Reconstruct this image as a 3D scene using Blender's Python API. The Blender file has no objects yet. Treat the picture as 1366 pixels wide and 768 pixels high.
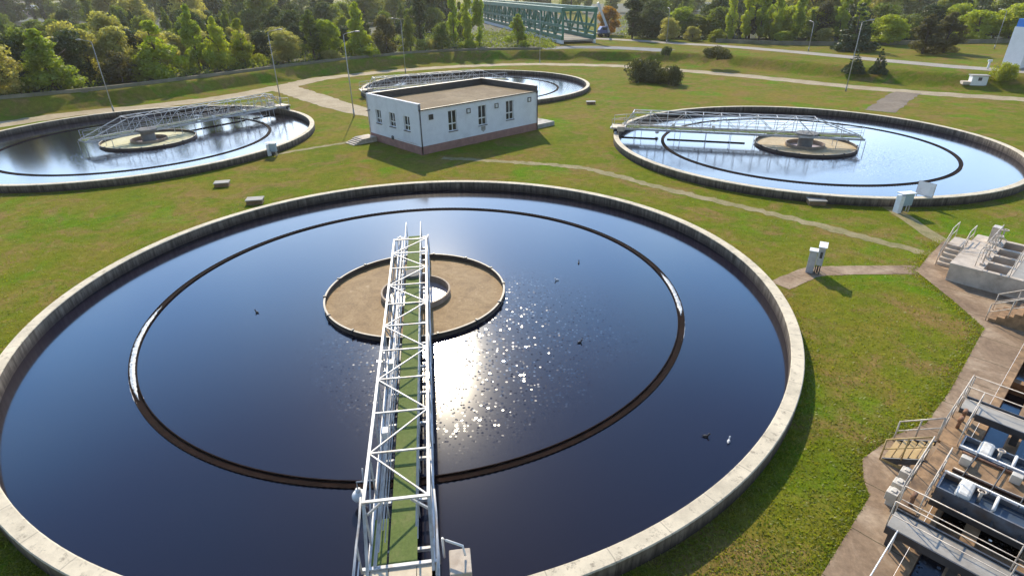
import bpy, bmesh, math, random
import numpy as np
from mathutils import Vector, Matrix
from mathutils.geometry import delaunay_2d_cdt
R = math.radians
sc = bpy.context.scene
col = sc.collection
random.seed(7); rng = np.random.default_rng(7)

# ------------------------------------------------------------------ camera, sky, sun, exposure
FPX, PIT, ROLL = 770.2, R(27.353), R(-0.851)
RIM = 0.70                      # height of the tank walls above the lawn
CZ = 14.865 + RIM
cam = bpy.data.cameras.new('camera'); camo = bpy.data.objects.new('camera', cam); col.objects.link(camo)
cam.sensor_width = 36; cam.lens = FPX / 1366 * 36; cam.clip_start = 0.1; cam.clip_end = 6000
cp, sp = math.cos(PIT), math.sin(PIT); cr, sr = math.cos(ROLL), math.sin(ROLL)
fwd = Vector((0, cp, -sp)); up0 = Vector((0, sp, cp)); rt0 = Vector((1, 0, 0))
rt = rt0 * cr + up0 * sr; up = up0 * cr - rt0 * sr
m = Matrix((rt, up, -fwd)).transposed().to_4x4(); m.translation = (0, 0, CZ)
camo.matrix_world = m
sc.camera = camo

SUN_EL, SUN_AZ = R(33.2), R(-8.6)      # azimuth from +Y towards +X
world = bpy.data.worlds.new('World'); sc.world = world; world.use_nodes = True
wn, wl = world.node_tree.nodes, world.node_tree.links
bg = wn['Background']; bg.inputs['Strength'].default_value = 0.13
sky = wn.new('ShaderNodeTexSky'); sky.sky_type = 'NISHITA'; sky.sun_disc = False
sky.sun_elevation = SUN_EL; sky.sun_rotation = SUN_AZ
sky.air_density = 1.0; sky.dust_density = 0.25; sky.ozone_density = 2.0
# low haze and cloud, plus an added sunward glow tinted for the tank reflections
tc = wn.new('ShaderNodeTexCoord'); sx = wn.new('ShaderNodeSeparateXYZ'); wl.new(tc.outputs['Generated'], sx.inputs[0])
hz = wn.new('ShaderNodeValToRGB'); e = hz.color_ramp.elements
for p_, c_ in ((0.26, (0.90, 1.18, 1.55)), (0.42, (0.26, 0.64, 1.25)), (0.60, (0.03, 0.13, 0.36))):
    q_ = e.new(p_); q_.color = (*c_, 1)
e[0].position = 0.0; e[0].color = (1.05, 1.0, 0.98, 1); e[-1].position = 0.82; e[-1].color = (0, 0, 0, 1)
wl.new(sx.outputs[2], hz.inputs[0])
az = wn.new('ShaderNodeMapRange'); az.interpolation_type = 'SMOOTHSTEP'; az.inputs['From Min'].default_value = -0.15; az.inputs['From Max'].default_value = 0.6
wl.new(sx.outputs[1], az.inputs['Value'])
cn = wn.new('ShaderNodeTexNoise'); cn.inputs['Scale'].default_value = 2.6; cn.inputs['Detail'].default_value = 5
wl.new(tc.outputs['Generated'], cn.inputs['Vector'])
cr_ = wn.new('ShaderNodeValToRGB'); cr_.color_ramp.elements[0].position = 0.42; cr_.color_ramp.elements[1].position = 0.66
cr_.color_ramp.elements[0].color = (0.8, 0.9, 1.0, 1); cr_.color_ramp.elements[1].color = (1.35, 1.25, 1.15, 1)
wl.new(cn.outputs['Fac'], cr_.inputs[0])
mm = wn.new('ShaderNodeMix'); mm.data_type = 'RGBA'; mm.blend_type = 'MULTIPLY'; mm.inputs[0].default_value = 1
wl.new(hz.outputs[0], mm.inputs[6]); wl.new(cr_.outputs[0], mm.inputs[7])
ma = wn.new('ShaderNodeVectorMath'); ma.operation = 'MULTIPLY_ADD'; ma.inputs[1].default_value = (11.5, 11.5, 11.5)
m3 = wn.new('ShaderNodeMix'); m3.data_type = 'RGBA'; m3.blend_type = 'MULTIPLY'; m3.inputs[0].default_value = 1
wl.new(mm.outputs[2], m3.inputs[6]); wl.new(az.outputs[0], m3.inputs[7])
wl.new(m3.outputs[2], ma.inputs[0]); wl.new(sky.outputs[0], ma.inputs[2]); wl.new(ma.outputs[0], bg.inputs[0])
sun = bpy.data.lights.new('sun', 'SUN'); sun.energy = 4.9; sun.angle = R(0.5); sun.color = (1.0, 0.87, 0.65)
suno = bpy.data.objects.new('sun', sun); col.objects.link(suno)
sd = Vector((math.sin(SUN_AZ) * math.cos(SUN_EL), math.cos(SUN_AZ) * math.cos(SUN_EL), math.sin(SUN_EL)))
suno.rotation_euler = sd.to_track_quat('Z', 'Y').to_euler()
sc.view_settings.view_transform = 'Standard'; sc.view_settings.look = 'None'
sc.view_settings.exposure = 0.35; sc.view_settings.gamma = 1.0; sc.view_settings.use_curve_mapping = False
sc.render.engine = 'CYCLES'
sc.cycles.max_bounces = 6; sc.cycles.transparent_max_bounces = 8; sc.cycles.use_denoising = True
sc.cycles.sample_clamp_indirect = 6

def ray(px, py):
    x = (px - 683) / FPX; y = -(py - 384) / FPX
    return fwd + rt * x + up * y
def at(px, py, z=0.0):
    d = ray(px, py); t = (z - CZ) / d.z
    return Vector((d.x * t, d.y * t, z))
def at_ground(px, py):
    d = ray(px, py); t0 = -CZ / d.z; t = t0 * .7
    while t < t0:
        p = Vector((d.x * t, d.y * t, CZ + d.z * t))
        if p.z <= gz(p.x, p.y): break
        t += t0 * .002
    return Vector((d.x * t, d.y * t, CZ + d.z * t))
def top_h(px, py_base, py_top, z=0.0):
    b = at(px, py_base, z)
    lo, hi = 0.0, 60.0
    for _ in range(40):
        mid = (lo + hi) / 2; p = b + Vector((0, 0, mid - CZ)); p = Vector((b.x, b.y, z + mid)) - Vector((0, 0, CZ))
        y = 384 - FPX * p.dot(up) / p.dot(fwd)
        if y > py_top: lo = mid
        else: hi = mid
    return lo
def to_px(p):
    p = Vector(p) - Vector((0, 0, CZ)); d = p.dot(fwd)
    return 683 + FPX * p.dot(rt) / d, 384 - FPX * p.dot(up) / d

# ------------------------------------------------------------------ materials
class NT:
    def __init__(s, name):
        s.m = bpy.data.materials.new(name); s.m.use_nodes = True
        s.n, s.l = s.m.node_tree.nodes, s.m.node_tree.links
        s.b = s.n['Principled BSDF']; s.out = s.n['Material Output']
    def new(s, t, **k):
        n = s.n.new(t)
        for a, v in k.items(): setattr(n, a, v)
        return n
    def link(s, a, b): s.l.new(a, b)
    def pos(s, kind='pos'):
        if kind == 'pos':
            return s.new('ShaderNodeNewGeometry').outputs['Position']
        return s.new('ShaderNodeTexCoord').outputs[kind]
    def noise(s, vec, scale, detail=4, rough=0.55, dist=0.0):
        n = s.new('ShaderNodeTexNoise'); n.inputs['Scale'].default_value = scale
        n.inputs['Detail'].default_value = detail; n.inputs['Roughness'].default_value = rough
        n.inputs['Distortion'].default_value = dist
        if vec is not None: s.link(vec, n.inputs['Vector'])
        return n.outputs['Fac']
    def ramp(s, fac, stops, interp='LINEAR'):
        n = s.new('ShaderNodeValToRGB'); n.color_ramp.interpolation = interp
        e = n.color_ramp.elements
        while len(e) < len(stops): e.new(0.5)
        for i, (p, c) in enumerate(stops):
            e[i].position = p; e[i].color = c if len(c) == 4 else (*c, 1)
        s.link(fac, n.inputs[0]); return n.outputs[0]
    def mix(s, fac, a, b, mode='MIX'):
        n = s.new('ShaderNodeMix', data_type='RGBA', blend_type=mode)
        for sock, v in ((n.inputs[0], fac), (n.inputs[6], a), (n.inputs[7], b)):
            if hasattr(v, 'links'): s.link(v, sock)
            elif isinstance(v, (int, float)): sock.default_value = v
            else: sock.default_value = (*v, 1)
        return n.outputs[2]
    def math(s, op, a, b=None):
        n = s.new('ShaderNodeMath', operation=op)
        for i, v in enumerate((a, b)):
            if v is None: continue
            if hasattr(v, 'links'): s.link(v, n.inputs[i])
            else: n.inputs[i].default_value = v
        return n.outputs[0]
    def bump(s, h, strength=0.3, dist=0.05):
        n = s.new('ShaderNodeBump'); n.inputs['Strength'].default_value = strength
        n.inputs['Distance'].default_value = dist
        s.link(h, n.inputs['Height']); s.link(n.outputs[0], s.b.inputs['Normal']); return n
    def base(s, c):
        if hasattr(c, 'links'): s.link(c, s.b.inputs['Base Color'])
        else: s.b.inputs['Base Color'].default_value = (*c, 1)
    def set(s, rough=0.7, metal=0.0, spec=None):
        s.b.inputs['Roughness'].default_value = rough; s.b.inputs['Metallic'].default_value = metal
        if spec is not None: s.b.inputs['Specular IOR Level'].default_value = spec

def plain(name, c, rough=0.6, metal=0.0, var=0.25, scale=3.0, bump=0.0, kind='Object', dirt=None):
    t = NT(name); v = t.pos(kind)
    n = t.noise(v, scale, 5, 0.6)
    lo = tuple(x * (1 - var) for x in c); hi = tuple(min(1, x * (1 + var)) for x in c)
    cc = t.ramp(n, [(0.3, lo), (0.7, hi)])
    if dirt:
        d = t.noise(v, scale * 0.45, 6, 0.65)
        cc = t.mix(t.ramp(d, [(0.5, (0, 0, 0)), (0.72, (1, 1, 1))]), cc, dirt)
    t.base(cc); t.set(rough, metal)
    if bump: t.bump(t.noise(v, scale * 8, 3), bump, 0.02)
    return t.m

def grass_material():
    t = NT('lawn_grass'); v = t.pos()
    big = t.noise(v, 0.035, 4, 0.6, 0.4); mid = t.noise(v, 0.22, 5, 0.62, 0.6); sm = t.noise(v, 1.6, 5, 0.7); fine = t.noise(v, 9, 4, 0.75)
    c = t.ramp(mid, [(0.28, (0.069, 0.128, 0.006)), (0.45, (0.120, 0.152, 0.011)), (0.58, (0.186, 0.150, 0.025)), (0.78, (0.232, 0.156, 0.049))])
    c2 = t.ramp(big, [(0.35, (0.099, 0.148, 0.008)), (0.65, (0.185, 0.148, 0.025))])
    c = t.mix(0.5, c, c2)
    dry = t.ramp(t.noise(v, 0.26, 6, 0.7, 1.2), [(0.48, (0, 0, 0)), (0.62, (1, 1, 1))])
    c = t.mix(t.math('MULTIPLY', dry, 0.78), c, (0.215, 0.138, 0.055))
    lush = t.ramp(t.noise(v, 0.15, 4, 0.65, 0.8), [(0.54, (0, 0, 0)), (0.66, (1, 1, 1))])
    c = t.mix(t.math('MULTIPLY', lush, 0.7), c, (0.082, 0.192, 0.004))
    weeds = t.ramp(t.noise(v, 1.1, 4, 0.75, 0.5), [(0.60, (0, 0, 0)), (0.70, (1, 1, 1))])
    c = t.mix(t.math('MULTIPLY', weeds, 0.4), c, (0.050, 0.105, 0.008))
    c = t.mix(1.0, c, t.ramp(sm, [(0.25, (0.70, 0.74, 0.68)), (0.75, (1.34, 1.28, 1.32))]), 'MULTIPLY')
    c = t.mix(1.0, c, t.ramp(fine, [(0.25, (0.68, 0.72, 0.68)), (0.75, (1.38, 1.32, 1.38))]), 'MULTIPLY')
    t.base(c); t.set(1.0, 0, 0.02)
    h = t.math('ADD', t.math('MULTIPLY', fine, 0.5), sm)
    t.bump(h, 0.6, 0.10)
    return t.m

def earth_material(name, a, b, c, scale=1.0, rough=0.9):
    t = NT(name); v = t.pos()
    n1 = t.noise(v, 0.35 * scale, 5, 0.65, 0.5); n2 = t.noise(v, 3.5 * scale, 5, 0.7)
    cc = t.ramp(n1, [(0.3, a), (0.52, b), (0.72, c)])
    cc = t.mix(1.0, cc, t.ramp(n2, [(0.3, (0.75, 0.75, 0.75)), (0.7, (1.2, 1.2, 1.2))]), 'MULTIPLY')
    t.base(cc); t.set(rough, 0, 0.2); t.bump(n2, 0.4, 0.03); return t.m

def concrete_wall_material(name, tone, dark=False):
    """weathered in-situ concrete: streaks run down the face, the top is blotched"""
    t = NT(name); o = t.pos('Object')
    sep = t.new('ShaderNodeSeparateXYZ'); t.link(o, sep.inputs[0])
    ang = t.math('ARCTAN2', sep.outputs[1], sep.outputs[0])
    comb = t.new('ShaderNodeCombineXYZ'); t.link(t.math('MULTIPLY', ang, 60), comb.inputs[0]); t.link(t.math('MULTIPLY', sep.outputs[2], 0.35), comb.inputs[2])
    streak = t.noise(comb.outputs[0], 1.0, 5, 0.65)
    n = t.noise(o, 0.9, 6, 0.7); f = t.noise(o, 7, 4, 0.7)
    c = t.ramp(n, [(0.3, tuple(x * 0.72 for x in tone)), (0.55, tone), (0.75, tuple(min(1, x * 1.15) for x in tone))])
    geo = t.new('ShaderNodeNewGeometry'); sn = t.new('ShaderNodeSeparateXYZ'); t.link(geo.outputs['Normal'], sn.inputs[0])
    side = t.math('SUBTRACT', 1.0, t.math('ABSOLUTE', sn.outputs[2]))
    sc_ = t.ramp(streak, [(0.36, (0.34, 0.31, 0.28)), (0.62, (1.05, 1.05, 1.05))])
    c = t.mix(t.math('MULTIPLY', side, 0.85), c, t.mix(1.0, c, sc_, 'MULTIPLY'))
    spots = t.ramp(t.noise(o, 3.2, 5, 0.8), [(0.55, (0, 0, 0)), (0.66, (1, 1, 1))])
    c = t.mix(t.math('MULTIPLY', spots, 0.6), c, (0.13, 0.105, 0.08))
    # radial casting joints every six degrees
    saw = t.math('FRACT', t.math('MULTIPLY', ang, 60 / (2 * math.pi)))
    joint = t.math('LESS_THAN', saw, 0.018)
    c = t.mix(t.math('MULTIPLY', joint, 0.4), c, (0.09, 0.08, 0.07))
    if dark:  # shade and water reflection painted in as a darkening towards the bottom
        shade_z = t.math('ADD', t.math('MULTIPLY', sep.outputs[2], 1.0), t.math('MULTIPLY', t.math('SUBTRACT', streak, 0.5), 0.5))
        c = t.mix(1.0, c, t.ramp(t.math('ADD', shade_z, 0.5), [(0.60, (0.16, 0.135, 0.135)), (0.80, (0.32, 0.29, 0.27)), (1.0, (0.48, 0.45, 0.41))]), 'MULTIPLY')
    t.base(c); t.set(0.85, 0, 0.25); t.bump(f, 0.35, 0.02); return t.m

def water_material():
    t = NT('still_dark_water'); v = t.pos()
    n = t.noise(v, 0.12, 3, 0.5, 0.5)
    t.base(t.ramp(n, [(0.3, (0.007, 0.007, 0.017)), (0.7, (0.011, 0.0085, 0.017))]))
    t.set(0.118, 0, 0.5); t.b.inputs['IOR'].default_value = 1.52
    o = t.pos('Object')
    ln = t.new('ShaderNodeVectorMath', operation='LENGTH'); of = t.new('ShaderNodeVectorMath', operation='SUBTRACT'); of.inputs[1].default_value = (3.2, -4.6, 0); t.link(o, of.inputs[0]); t.link(of.outputs[0], ln.inputs[0])
    near = t.ramp(t.math('DIVIDE', ln.outputs['Value'], 20.0), [(0.14, (1, 1, 1)), (0.46, (0.0, 0.0, 0.0))])
    # broken wavelets drifting out from the feed well: small facets, each tilted its own way
    vo = t.new('ShaderNodeTexVoronoi'); vo.inputs['Scale'].default_value = 6.4; t.link(v, vo.inputs['Vector'])
    sc1 = t.new('ShaderNodeVectorMath', operation='SUBTRACT'); t.link(vo.outputs['Color'], sc1.inputs[0]); sc1.inputs[1].default_value = (0.5, 0.5, 0.5)
    ab = t.new('ShaderNodeVectorMath', operation='ABSOLUTE'); t.link(sc1.outputs[0], ab.inputs[0])
    sq = t.new('ShaderNodeVectorMath', operation='MULTIPLY'); t.link(sc1.outputs[0], sq.inputs[0]); t.link(ab.outputs[0], sq.inputs[1])
    patch = t.ramp(t.noise(v, 0.35, 3, 0.6), [(0.36, (0.5, 0.5, 0.5)), (0.54, (1, 1, 1))])
    inside = t.math('LESS_THAN', vo.outputs['Distance'], 0.36)
    amt = t.math('MULTIPLY', t.math('MULTIPLY', t.math('MULTIPLY', patch, near), inside), 0.72)
    cmb = t.new('ShaderNodeCombineXYZ'); t.link(amt, cmb.inputs[0]); t.link(amt, cmb.inputs[1])
    tl = t.new('ShaderNodeVectorMath', operation='MULTIPLY'); t.link(sq.outputs[0], tl.inputs[0]); t.link(cmb.outputs[0], tl.inputs[1])
    slow = t.noise(v, 0.5, 2, 0.5)
    bp = t.new('ShaderNodeBump'); bp.inputs['Strength'].default_value = 1; bp.inputs['Distance'].default_value = 0.001; t.link(slow, bp.inputs['Height'])
    ad = t.new('ShaderNodeVectorMath', operation='ADD'); t.link(bp.outputs[0], ad.inputs[0]); t.link(tl.outputs[0], ad.inputs[1])
    nm = t.new('ShaderNodeVectorMath', operation='NORMALIZE'); t.link(ad.outputs[0], nm.inputs[0])
    t.link(nm.outputs[0], t.b.inputs['Normal'])
    return t.m

def leaf_material(name, a, b, c, trans=0.5):
    t = NT(name)
    oi = t.new('ShaderNodeObjectInfo'); o = t.pos('Object')
    n = t.noise(o, 0.9, 4, 0.7); n2 = t.noise(o, 5.0, 2, 0.6)
    mx = t.math('ADD', t.math('MULTIPLY', n, 0.55), t.math('MULTIPLY', n2, 0.25))
    mx = t.math('ADD', mx, t.math('MULTIPLY', oi.outputs['Random'], 0.22))
    cc = t.ramp(mx, [(0.3, a), (0.5, b), (0.72, c)])
    t.n.remove(t.b)
    d = t.new('ShaderNodeBsdfDiffuse'); tr = t.new('ShaderNodeBsdfTranslucent'); g = t.new('ShaderNodeBsdfGlossy'); g.inputs['Roughness'].default_value = 0.5
    t.link(cc, d.inputs[0]); t.link(t.mix(1.0, cc, (1.5, 1.55, 0.7), 'MULTIPLY'), tr.inputs[0])
    m1 = t.new('ShaderNodeMixShader'); m1.inputs[0].default_value = trans; t.link(d.outputs[0], m1.inputs[1]); t.link(tr.outputs[0], m1.inputs[2])
    m2 = t.new('ShaderNodeMixShader'); m2.inputs[0].default_value = 0.04; t.link(m1.outputs[0], m2.inputs[1]); t.link(g.outputs[0], m2.inputs[2])
    t.link(m2.outputs[0], t.out.inputs[0]); return t.m

M = {}
M['grass'] = grass_material()
M['gravel'] = earth_material('pale_gravel', (0.27, 0.21, 0.125), (0.37, 0.295, 0.185), (0.43, 0.355, 0.245))
M['footpath'] = earth_material('worn_footpath', (0.16, 0.155, 0.05), (0.26, 0.215, 0.10), (0.33, 0.275, 0.16), 2.2)
def slab_material():
    t = NT('brown_concrete_slabs'); v = t.pos()
    mp = t.new('ShaderNodeMapping'); mp.inputs['Rotation'].default_value = (0, 0, -R(42)); t.link(v, mp.inputs['Vector'])
    n1 = t.noise(v, 0.42, 6, 0.7, 0.6); n2 = t.noise(v, 5, 5, 0.7)
    c = t.ramp(n1, [(0.28, (0.165, 0.108, 0.068)), (0.50, (0.275, 0.190, 0.122)), (0.70, (0.43, 0.325, 0.225))])
    c = t.mix(1.0, c, t.ramp(n2, [(0.3, (0.78, 0.78, 0.78)), (0.7, (1.2, 1.2, 1.2))]), 'MULTIPLY')
    sp_ = t.new('ShaderNodeSeparateXYZ'); t.link(mp.outputs[0], sp_.inputs[0])
    wob = t.math('MULTIPLY', t.math('SUBTRACT', n2, 0.5), 0.04)
    fx = t.math('FRACT', t.math('ADD', t.math('MULTIPLY', sp_.outputs[0], 0.42), wob))
    j = t.math('LESS_THAN', fx, 0.018)
    c = t.mix(t.math('MULTIPLY', j, 0.75), c, (0.055, 0.05, 0.025))
    t.base(c); t.set(0.9, 0, 0.2); t.bump(n2, 0.4, 0.02); return t.m
M['slabs'] = slab_material()
M['dirt'] = earth_material('brown_dirt', (0.15, 0.115, 0.08), (0.20, 0.155, 0.11), (0.25, 0.20, 0.14))
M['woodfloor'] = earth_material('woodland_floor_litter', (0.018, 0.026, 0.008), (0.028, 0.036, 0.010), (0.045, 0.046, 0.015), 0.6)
M['asphalt'] = earth_material('grey_asphalt', (0.15, 0.15, 0.15), (0.20, 0.20, 0.20), (0.25, 0.245, 0.235))
M['roadpale'] = earth_material('pale_road', (0.29, 0.255, 0.21), (0.34, 0.30, 0.25), (0.39, 0.35, 0.30))
M['concrete'] = concrete_wall_material('weathered_tank_concrete', (0.66, 0.57, 0.42))
M['concrete_shade'] = concrete_wall_material('streaked_shade_tank_concrete', (0.46, 0.40, 0.34), True)  # streaked concrete with the darkness of shaded faces put into its tone
M['concrete_plain'] = plain('grey_concrete', (0.34, 0.32, 0.29), 0.85, 0, 0.2, 1.2, 0.3, dirt=(0.16, 0.13, 0.1))
M['concrete_grey'] = plain('dark_grey_concrete', (0.17, 0.165, 0.16), 0.85, 0, 0.2, 1.2, 0.3)
M['concrete_pale'] = plain('pale_concrete', (0.52, 0.44, 0.355), 0.85, 0, 0.2, 1.6, 0.3, dirt=(0.27, 0.205, 0.15))
M['concrete_brown'] = plain('brown_concrete', (0.29, 0.175, 0.088), 0.9, 0, 0.5, 2.2, 0.4, dirt=(0.10, 0.060, 0.034))
M['water'] = water_material()
M['rust'] = plain('dark_rusty_steel', (0.016, 0.008, 0.006), 0.95, 0.0, 0.4, 2.5, 0.2, dirt=(0.010, 0.006, 0.005))
M['rust'].node_tree.nodes['Principled BSDF'].inputs['Specular IOR Level'].default_value = 0.08
M['galv'] = plain('galvanised_steel', (0.50, 0.50, 0.51), 0.55, 0.2, 0.18, 3.0, dirt=(0.30, 0.24, 0.19))
M['white_paint'] = plain('white_painted_steel', (0.78, 0.78, 0.78), 0.45, 0, 0.06, 2.0, dirt=(0.5, 0.46, 0.4))
M['green_deck'] = plain('green_grating', (0.135, 0.185, 0.055), 0.8, 0, 0.3, 2.5, 0.3, dirt=(0.19, 0.17, 0.075))
def grating():
    t = NT('green_grating'); o = t.pos('Object'); n = t.noise(o, 1.2, 5, 0.7); f = t.noise(o, 9, 3, 0.7)
    c = t.ramp(n, [(0.3, (0.105, 0.155, 0.035)), (0.55, (0.150, 0.195, 0.055)), (0.75, (0.215, 0.205, 0.085))])
    w = t.new('ShaderNodeTexWave'); w.inputs['Scale'].default_value = 9; t.link(o, w.inputs['Vector'])
    c = t.mix(1.0, c, t.ramp(w.outputs['Fac'], [(0.2, (0.72, 0.72, 0.72)), (0.6, (1.08, 1.08, 1.08))]), 'MULTIPLY')
    c = t.mix(1.0, c, t.ramp(f, [(0.3, (0.8, 0.8, 0.8)), (0.7, (1.15, 1.15, 1.15))]), 'MULTIPLY')
    t.base(c); t.set(0.85, 0, 0.2); t.bump(w.outputs['Fac'], 0.4, 0.02); return t.m
M['green_deck'] = grating()
M['cream'] = plain('cream_board', (0.62, 0.52, 0.38), 0.75, 0, 0.15, 2.5)
M['scum'] = None
M['yellow'] = plain('yellow_paint', (0.46, 0.31, 0.12), 0.55, 0, 0.2, 2.0, dirt=(0.3, 0.2, 0.1))
M['rail'] = plain('dull_metal_rail', (0.56, 0.48, 0.40), 0.55, 0.1, 0.25, 4.0, dirt=(0.28, 0.18, 0.12))
M['blue_steel'] = plain('blue_grey_steel', (0.17, 0.19, 0.22), 0.5, 0.15, 0.35, 1.5, dirt=(0.13, 0.085, 0.055))
M['dark_steel'] = plain('dark_steel', (0.06, 0.06, 0.065), 0.5, 0.3, 0.3, 2.0)
M['white_plastic'] = plain('white_duct', (0.66, 0.64, 0.60), 0.6, 0, 0.12, 2.5, dirt=(0.36, 0.30, 0.23))
M['motor_beige'] = plain('beige_motor_paint', (0.56, 0.51, 0.43), 0.5, 0, 0.15, 3.0, dirt=(0.3, 0.22, 0.15))
g = NT('trough_water_blue'); g.base((0.055, 0.075, 0.105)); g.set(0.25, 0, 0.5); M['trough_water'] = g.m
M['rust_pipe'] = plain('rusty_pipe', (0.22, 0.105, 0.055), 0.8, 0.1, 0.4, 4.0, 0.2, dirt=(0.10, 0.05, 0.03))
M['cab_blue'] = plain('pale_blue_cabinet', (0.33, 0.42, 0.50), 0.45, 0.1, 0.1, 2.0)
M['stucco'] = plain('white_stucco', (0.72, 0.725, 0.76), 0.85, 0, 0.05, 1.2, 0.1, dirt=(0.62, 0.62, 0.65))
M['plinth'] = plain('red_brown_plinth', (0.30, 0.155, 0.125), 0.8, 0, 0.2, 1.5, 0.2)
M['roofing'] = earth_material('brown_roofing', (0.150, 0.102, 0.050), (0.185, 0.130, 0.068), (0.26, 0.195, 0.112), 0.9)
M['flashing'] = plain('dark_flashing', (0.065, 0.055, 0.05), 0.5, 0.2, 0.2, 2.0)
M['frame'] = plain('white_window_frame', (0.7, 0.7, 0.7), 0.5, 0, 0.05, 2.0)
g = NT('window_glass'); g.base((0.02, 0.028, 0.035)); g.set(0.06, 0, 0.6); M['glass'] = g.m
M['trunk'] = plain('bark', (0.10, 0.075, 0.055), 0.9, 0, 0.3, 3.0)
M['pole'] = plain('lamp_pole_grey', (0.36, 0.35, 0.33), 0.5, 0.2, 0.12, 1.0)
M['bridge_green'] = plain('green_bridge_paint', (0.022, 0.165, 0.105), 0.5, 0.0, 0.2, 0.3)
M['kerbwall'] = plain('grey_flood_wall', (0.20, 0.18, 0.125), 0.9, 0, 0.3, 0.4, dirt=(0.12, 0.115, 0.06))
M['roof_white'] = plain('white_sheet_roof', (0.75, 0.74, 0.72), 0.5, 0, 0.05, 0.3)
M['pink_wall'] = plain('pinkish_render', (0.38, 0.27, 0.25), 0.8, 0, 0.15, 0.1)
M['tower_blue'] = plain('blue_tower_band', (0.03, 0.20, 0.65), 0.5, 0, 0.1, 1.0)
M['tower_white'] = plain('white_tower_panel', (0.78, 0.77, 0.78), 0.5, 0, 0.05, 1.0)
M['vehicle_blue'] = plain('blue_vehicle_paint', (0.07, 0.11, 0.32), 0.4, 0, 0.1, 1.0)
M['tyre'] = plain('tyre_rubber', (0.025, 0.025, 0.025), 0.8, 0, 0.2, 3.0)
M['bird_dark'] = plain('dark_plumage', (0.06, 0.05, 0.045), 0.8, 0, 0.3, 20.0)
M['bird_white'] = plain('white_plumage', (0.7, 0.7, 0.7), 0.8, 0, 0.1, 20.0)
def scum_material(name, a, b, c):
    t = NT(name); o = t.pos('Object')
    n = t.noise(o, 0.75, 6, 0.7, 0.8); f = t.noise(o, 9, 5, 0.75)
    cc = t.ramp(n, [(0.3, a), (0.5, b), (0.72, c)])
    cc = t.mix(1.0, cc, t.ramp(f, [(0.3, (0.75, 0.72, 0.7)), (0.7, (1.2, 1.2, 1.2))]), 'MULTIPLY')
    pale = t.ramp(t.noise(o, 1.6, 5, 0.75), [(0.62, (0, 0, 0)), (0.72, (1, 1, 1))])
    cc = t.mix(t.math('MULTIPLY', pale, 0.5), cc, (0.52, 0.38, 0.23))
    t.base(cc); t.set(0.75, 0, 0.3); t.bump(t.math('ADD', f, n), 0.5, 0.03); return t.m
M['scum'] = scum_material('brown_scum', (0.17, 0.100, 0.040), (0.265, 0.170, 0.075), (0.35, 0.240, 0.120))
M['scum_sand'] = scum_material('sandy_scum', (0.36, 0.27, 0.14), (0.47, 0.37, 0.21), (0.54, 0.44, 0.28))
M['scum_pale'] = scum_material('pale_scum', (0.46, 0.42, 0.22), (0.56, 0.53, 0.31), (0.62, 0.58, 0.38))
def glare_water_material():  # pinkish white base colour stands in for sun glare on the water
    t = NT('pinkish_glare_water'); o = t.pos('Object'); n = t.noise(o, 1.5, 5, 0.7, 0.5)
    t.base(t.ramp(n, [(0.3, (0.36, 0.27, 0.25)), (0.6, (0.62, 0.54, 0.56))])); t.set(0.3); t.bump(t.noise(o, 8, 4, 0.7), 0.4, 0.02); return t.m
M['foam'] = glare_water_material()
M['white_foam'] = plain('white_foam', (0.62, 0.64, 0.64), 0.5, 0, 0.4, 6.0, 0.6)
LEAF = {
    'bright': leaf_material('leaf_bright', (0.167, 0.219, 0.014), (0.288, 0.346, 0.021), (0.455, 0.449, 0.030)),
    'mid': leaf_material('leaf_mid', (0.091, 0.124, 0.020), (0.154, 0.192, 0.028), (0.253, 0.259, 0.039)),
    'dark': leaf_material('leaf_dark', (0.040, 0.058, 0.020), (0.071, 0.094, 0.028), (0.127, 0.147, 0.037), 0.3),
    'grey': leaf_material('leaf_grey', (0.209, 0.209, 0.063), (0.349, 0.322, 0.098), (0.523, 0.449, 0.142)),
    'yellow': leaf_material('leaf_yellow', (0.154, 0.177, 0.006), (0.242, 0.265, 0.008), (0.318, 0.324, 0.011), 0.5),
    'orange': leaf_material('leaf_orange', (0.253, 0.127, 0.013), (0.443, 0.221, 0.017), (0.591, 0.305, 0.021), 0.5),
    'brown': leaf_material('leaf_brown', (0.058, 0.055, 0.021), (0.097, 0.088, 0.031), (0.140, 0.124, 0.044)),
    'conifer': leaf_material('leaf_conifer', (0.030, 0.047, 0.018), (0.053, 0.081, 0.027), (0.087, 0.120, 0.036), 0.15),
    'shrub': leaf_material('leaf_shrub', (0.046, 0.051, 0.011), (0.084, 0.085, 0.016), (0.137, 0.122, 0.021), 0.25),
    'blade': leaf_material('grass_blade', (0.126, 0.190, 0.009), (0.189, 0.220, 0.015), (0.273, 0.220, 0.033), 0.55),
    'poplar': leaf_material('leaf_poplar', (0.192, 0.253, 0.023), (0.317, 0.376, 0.032), (0.489, 0.502, 0.044)),
}

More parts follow.
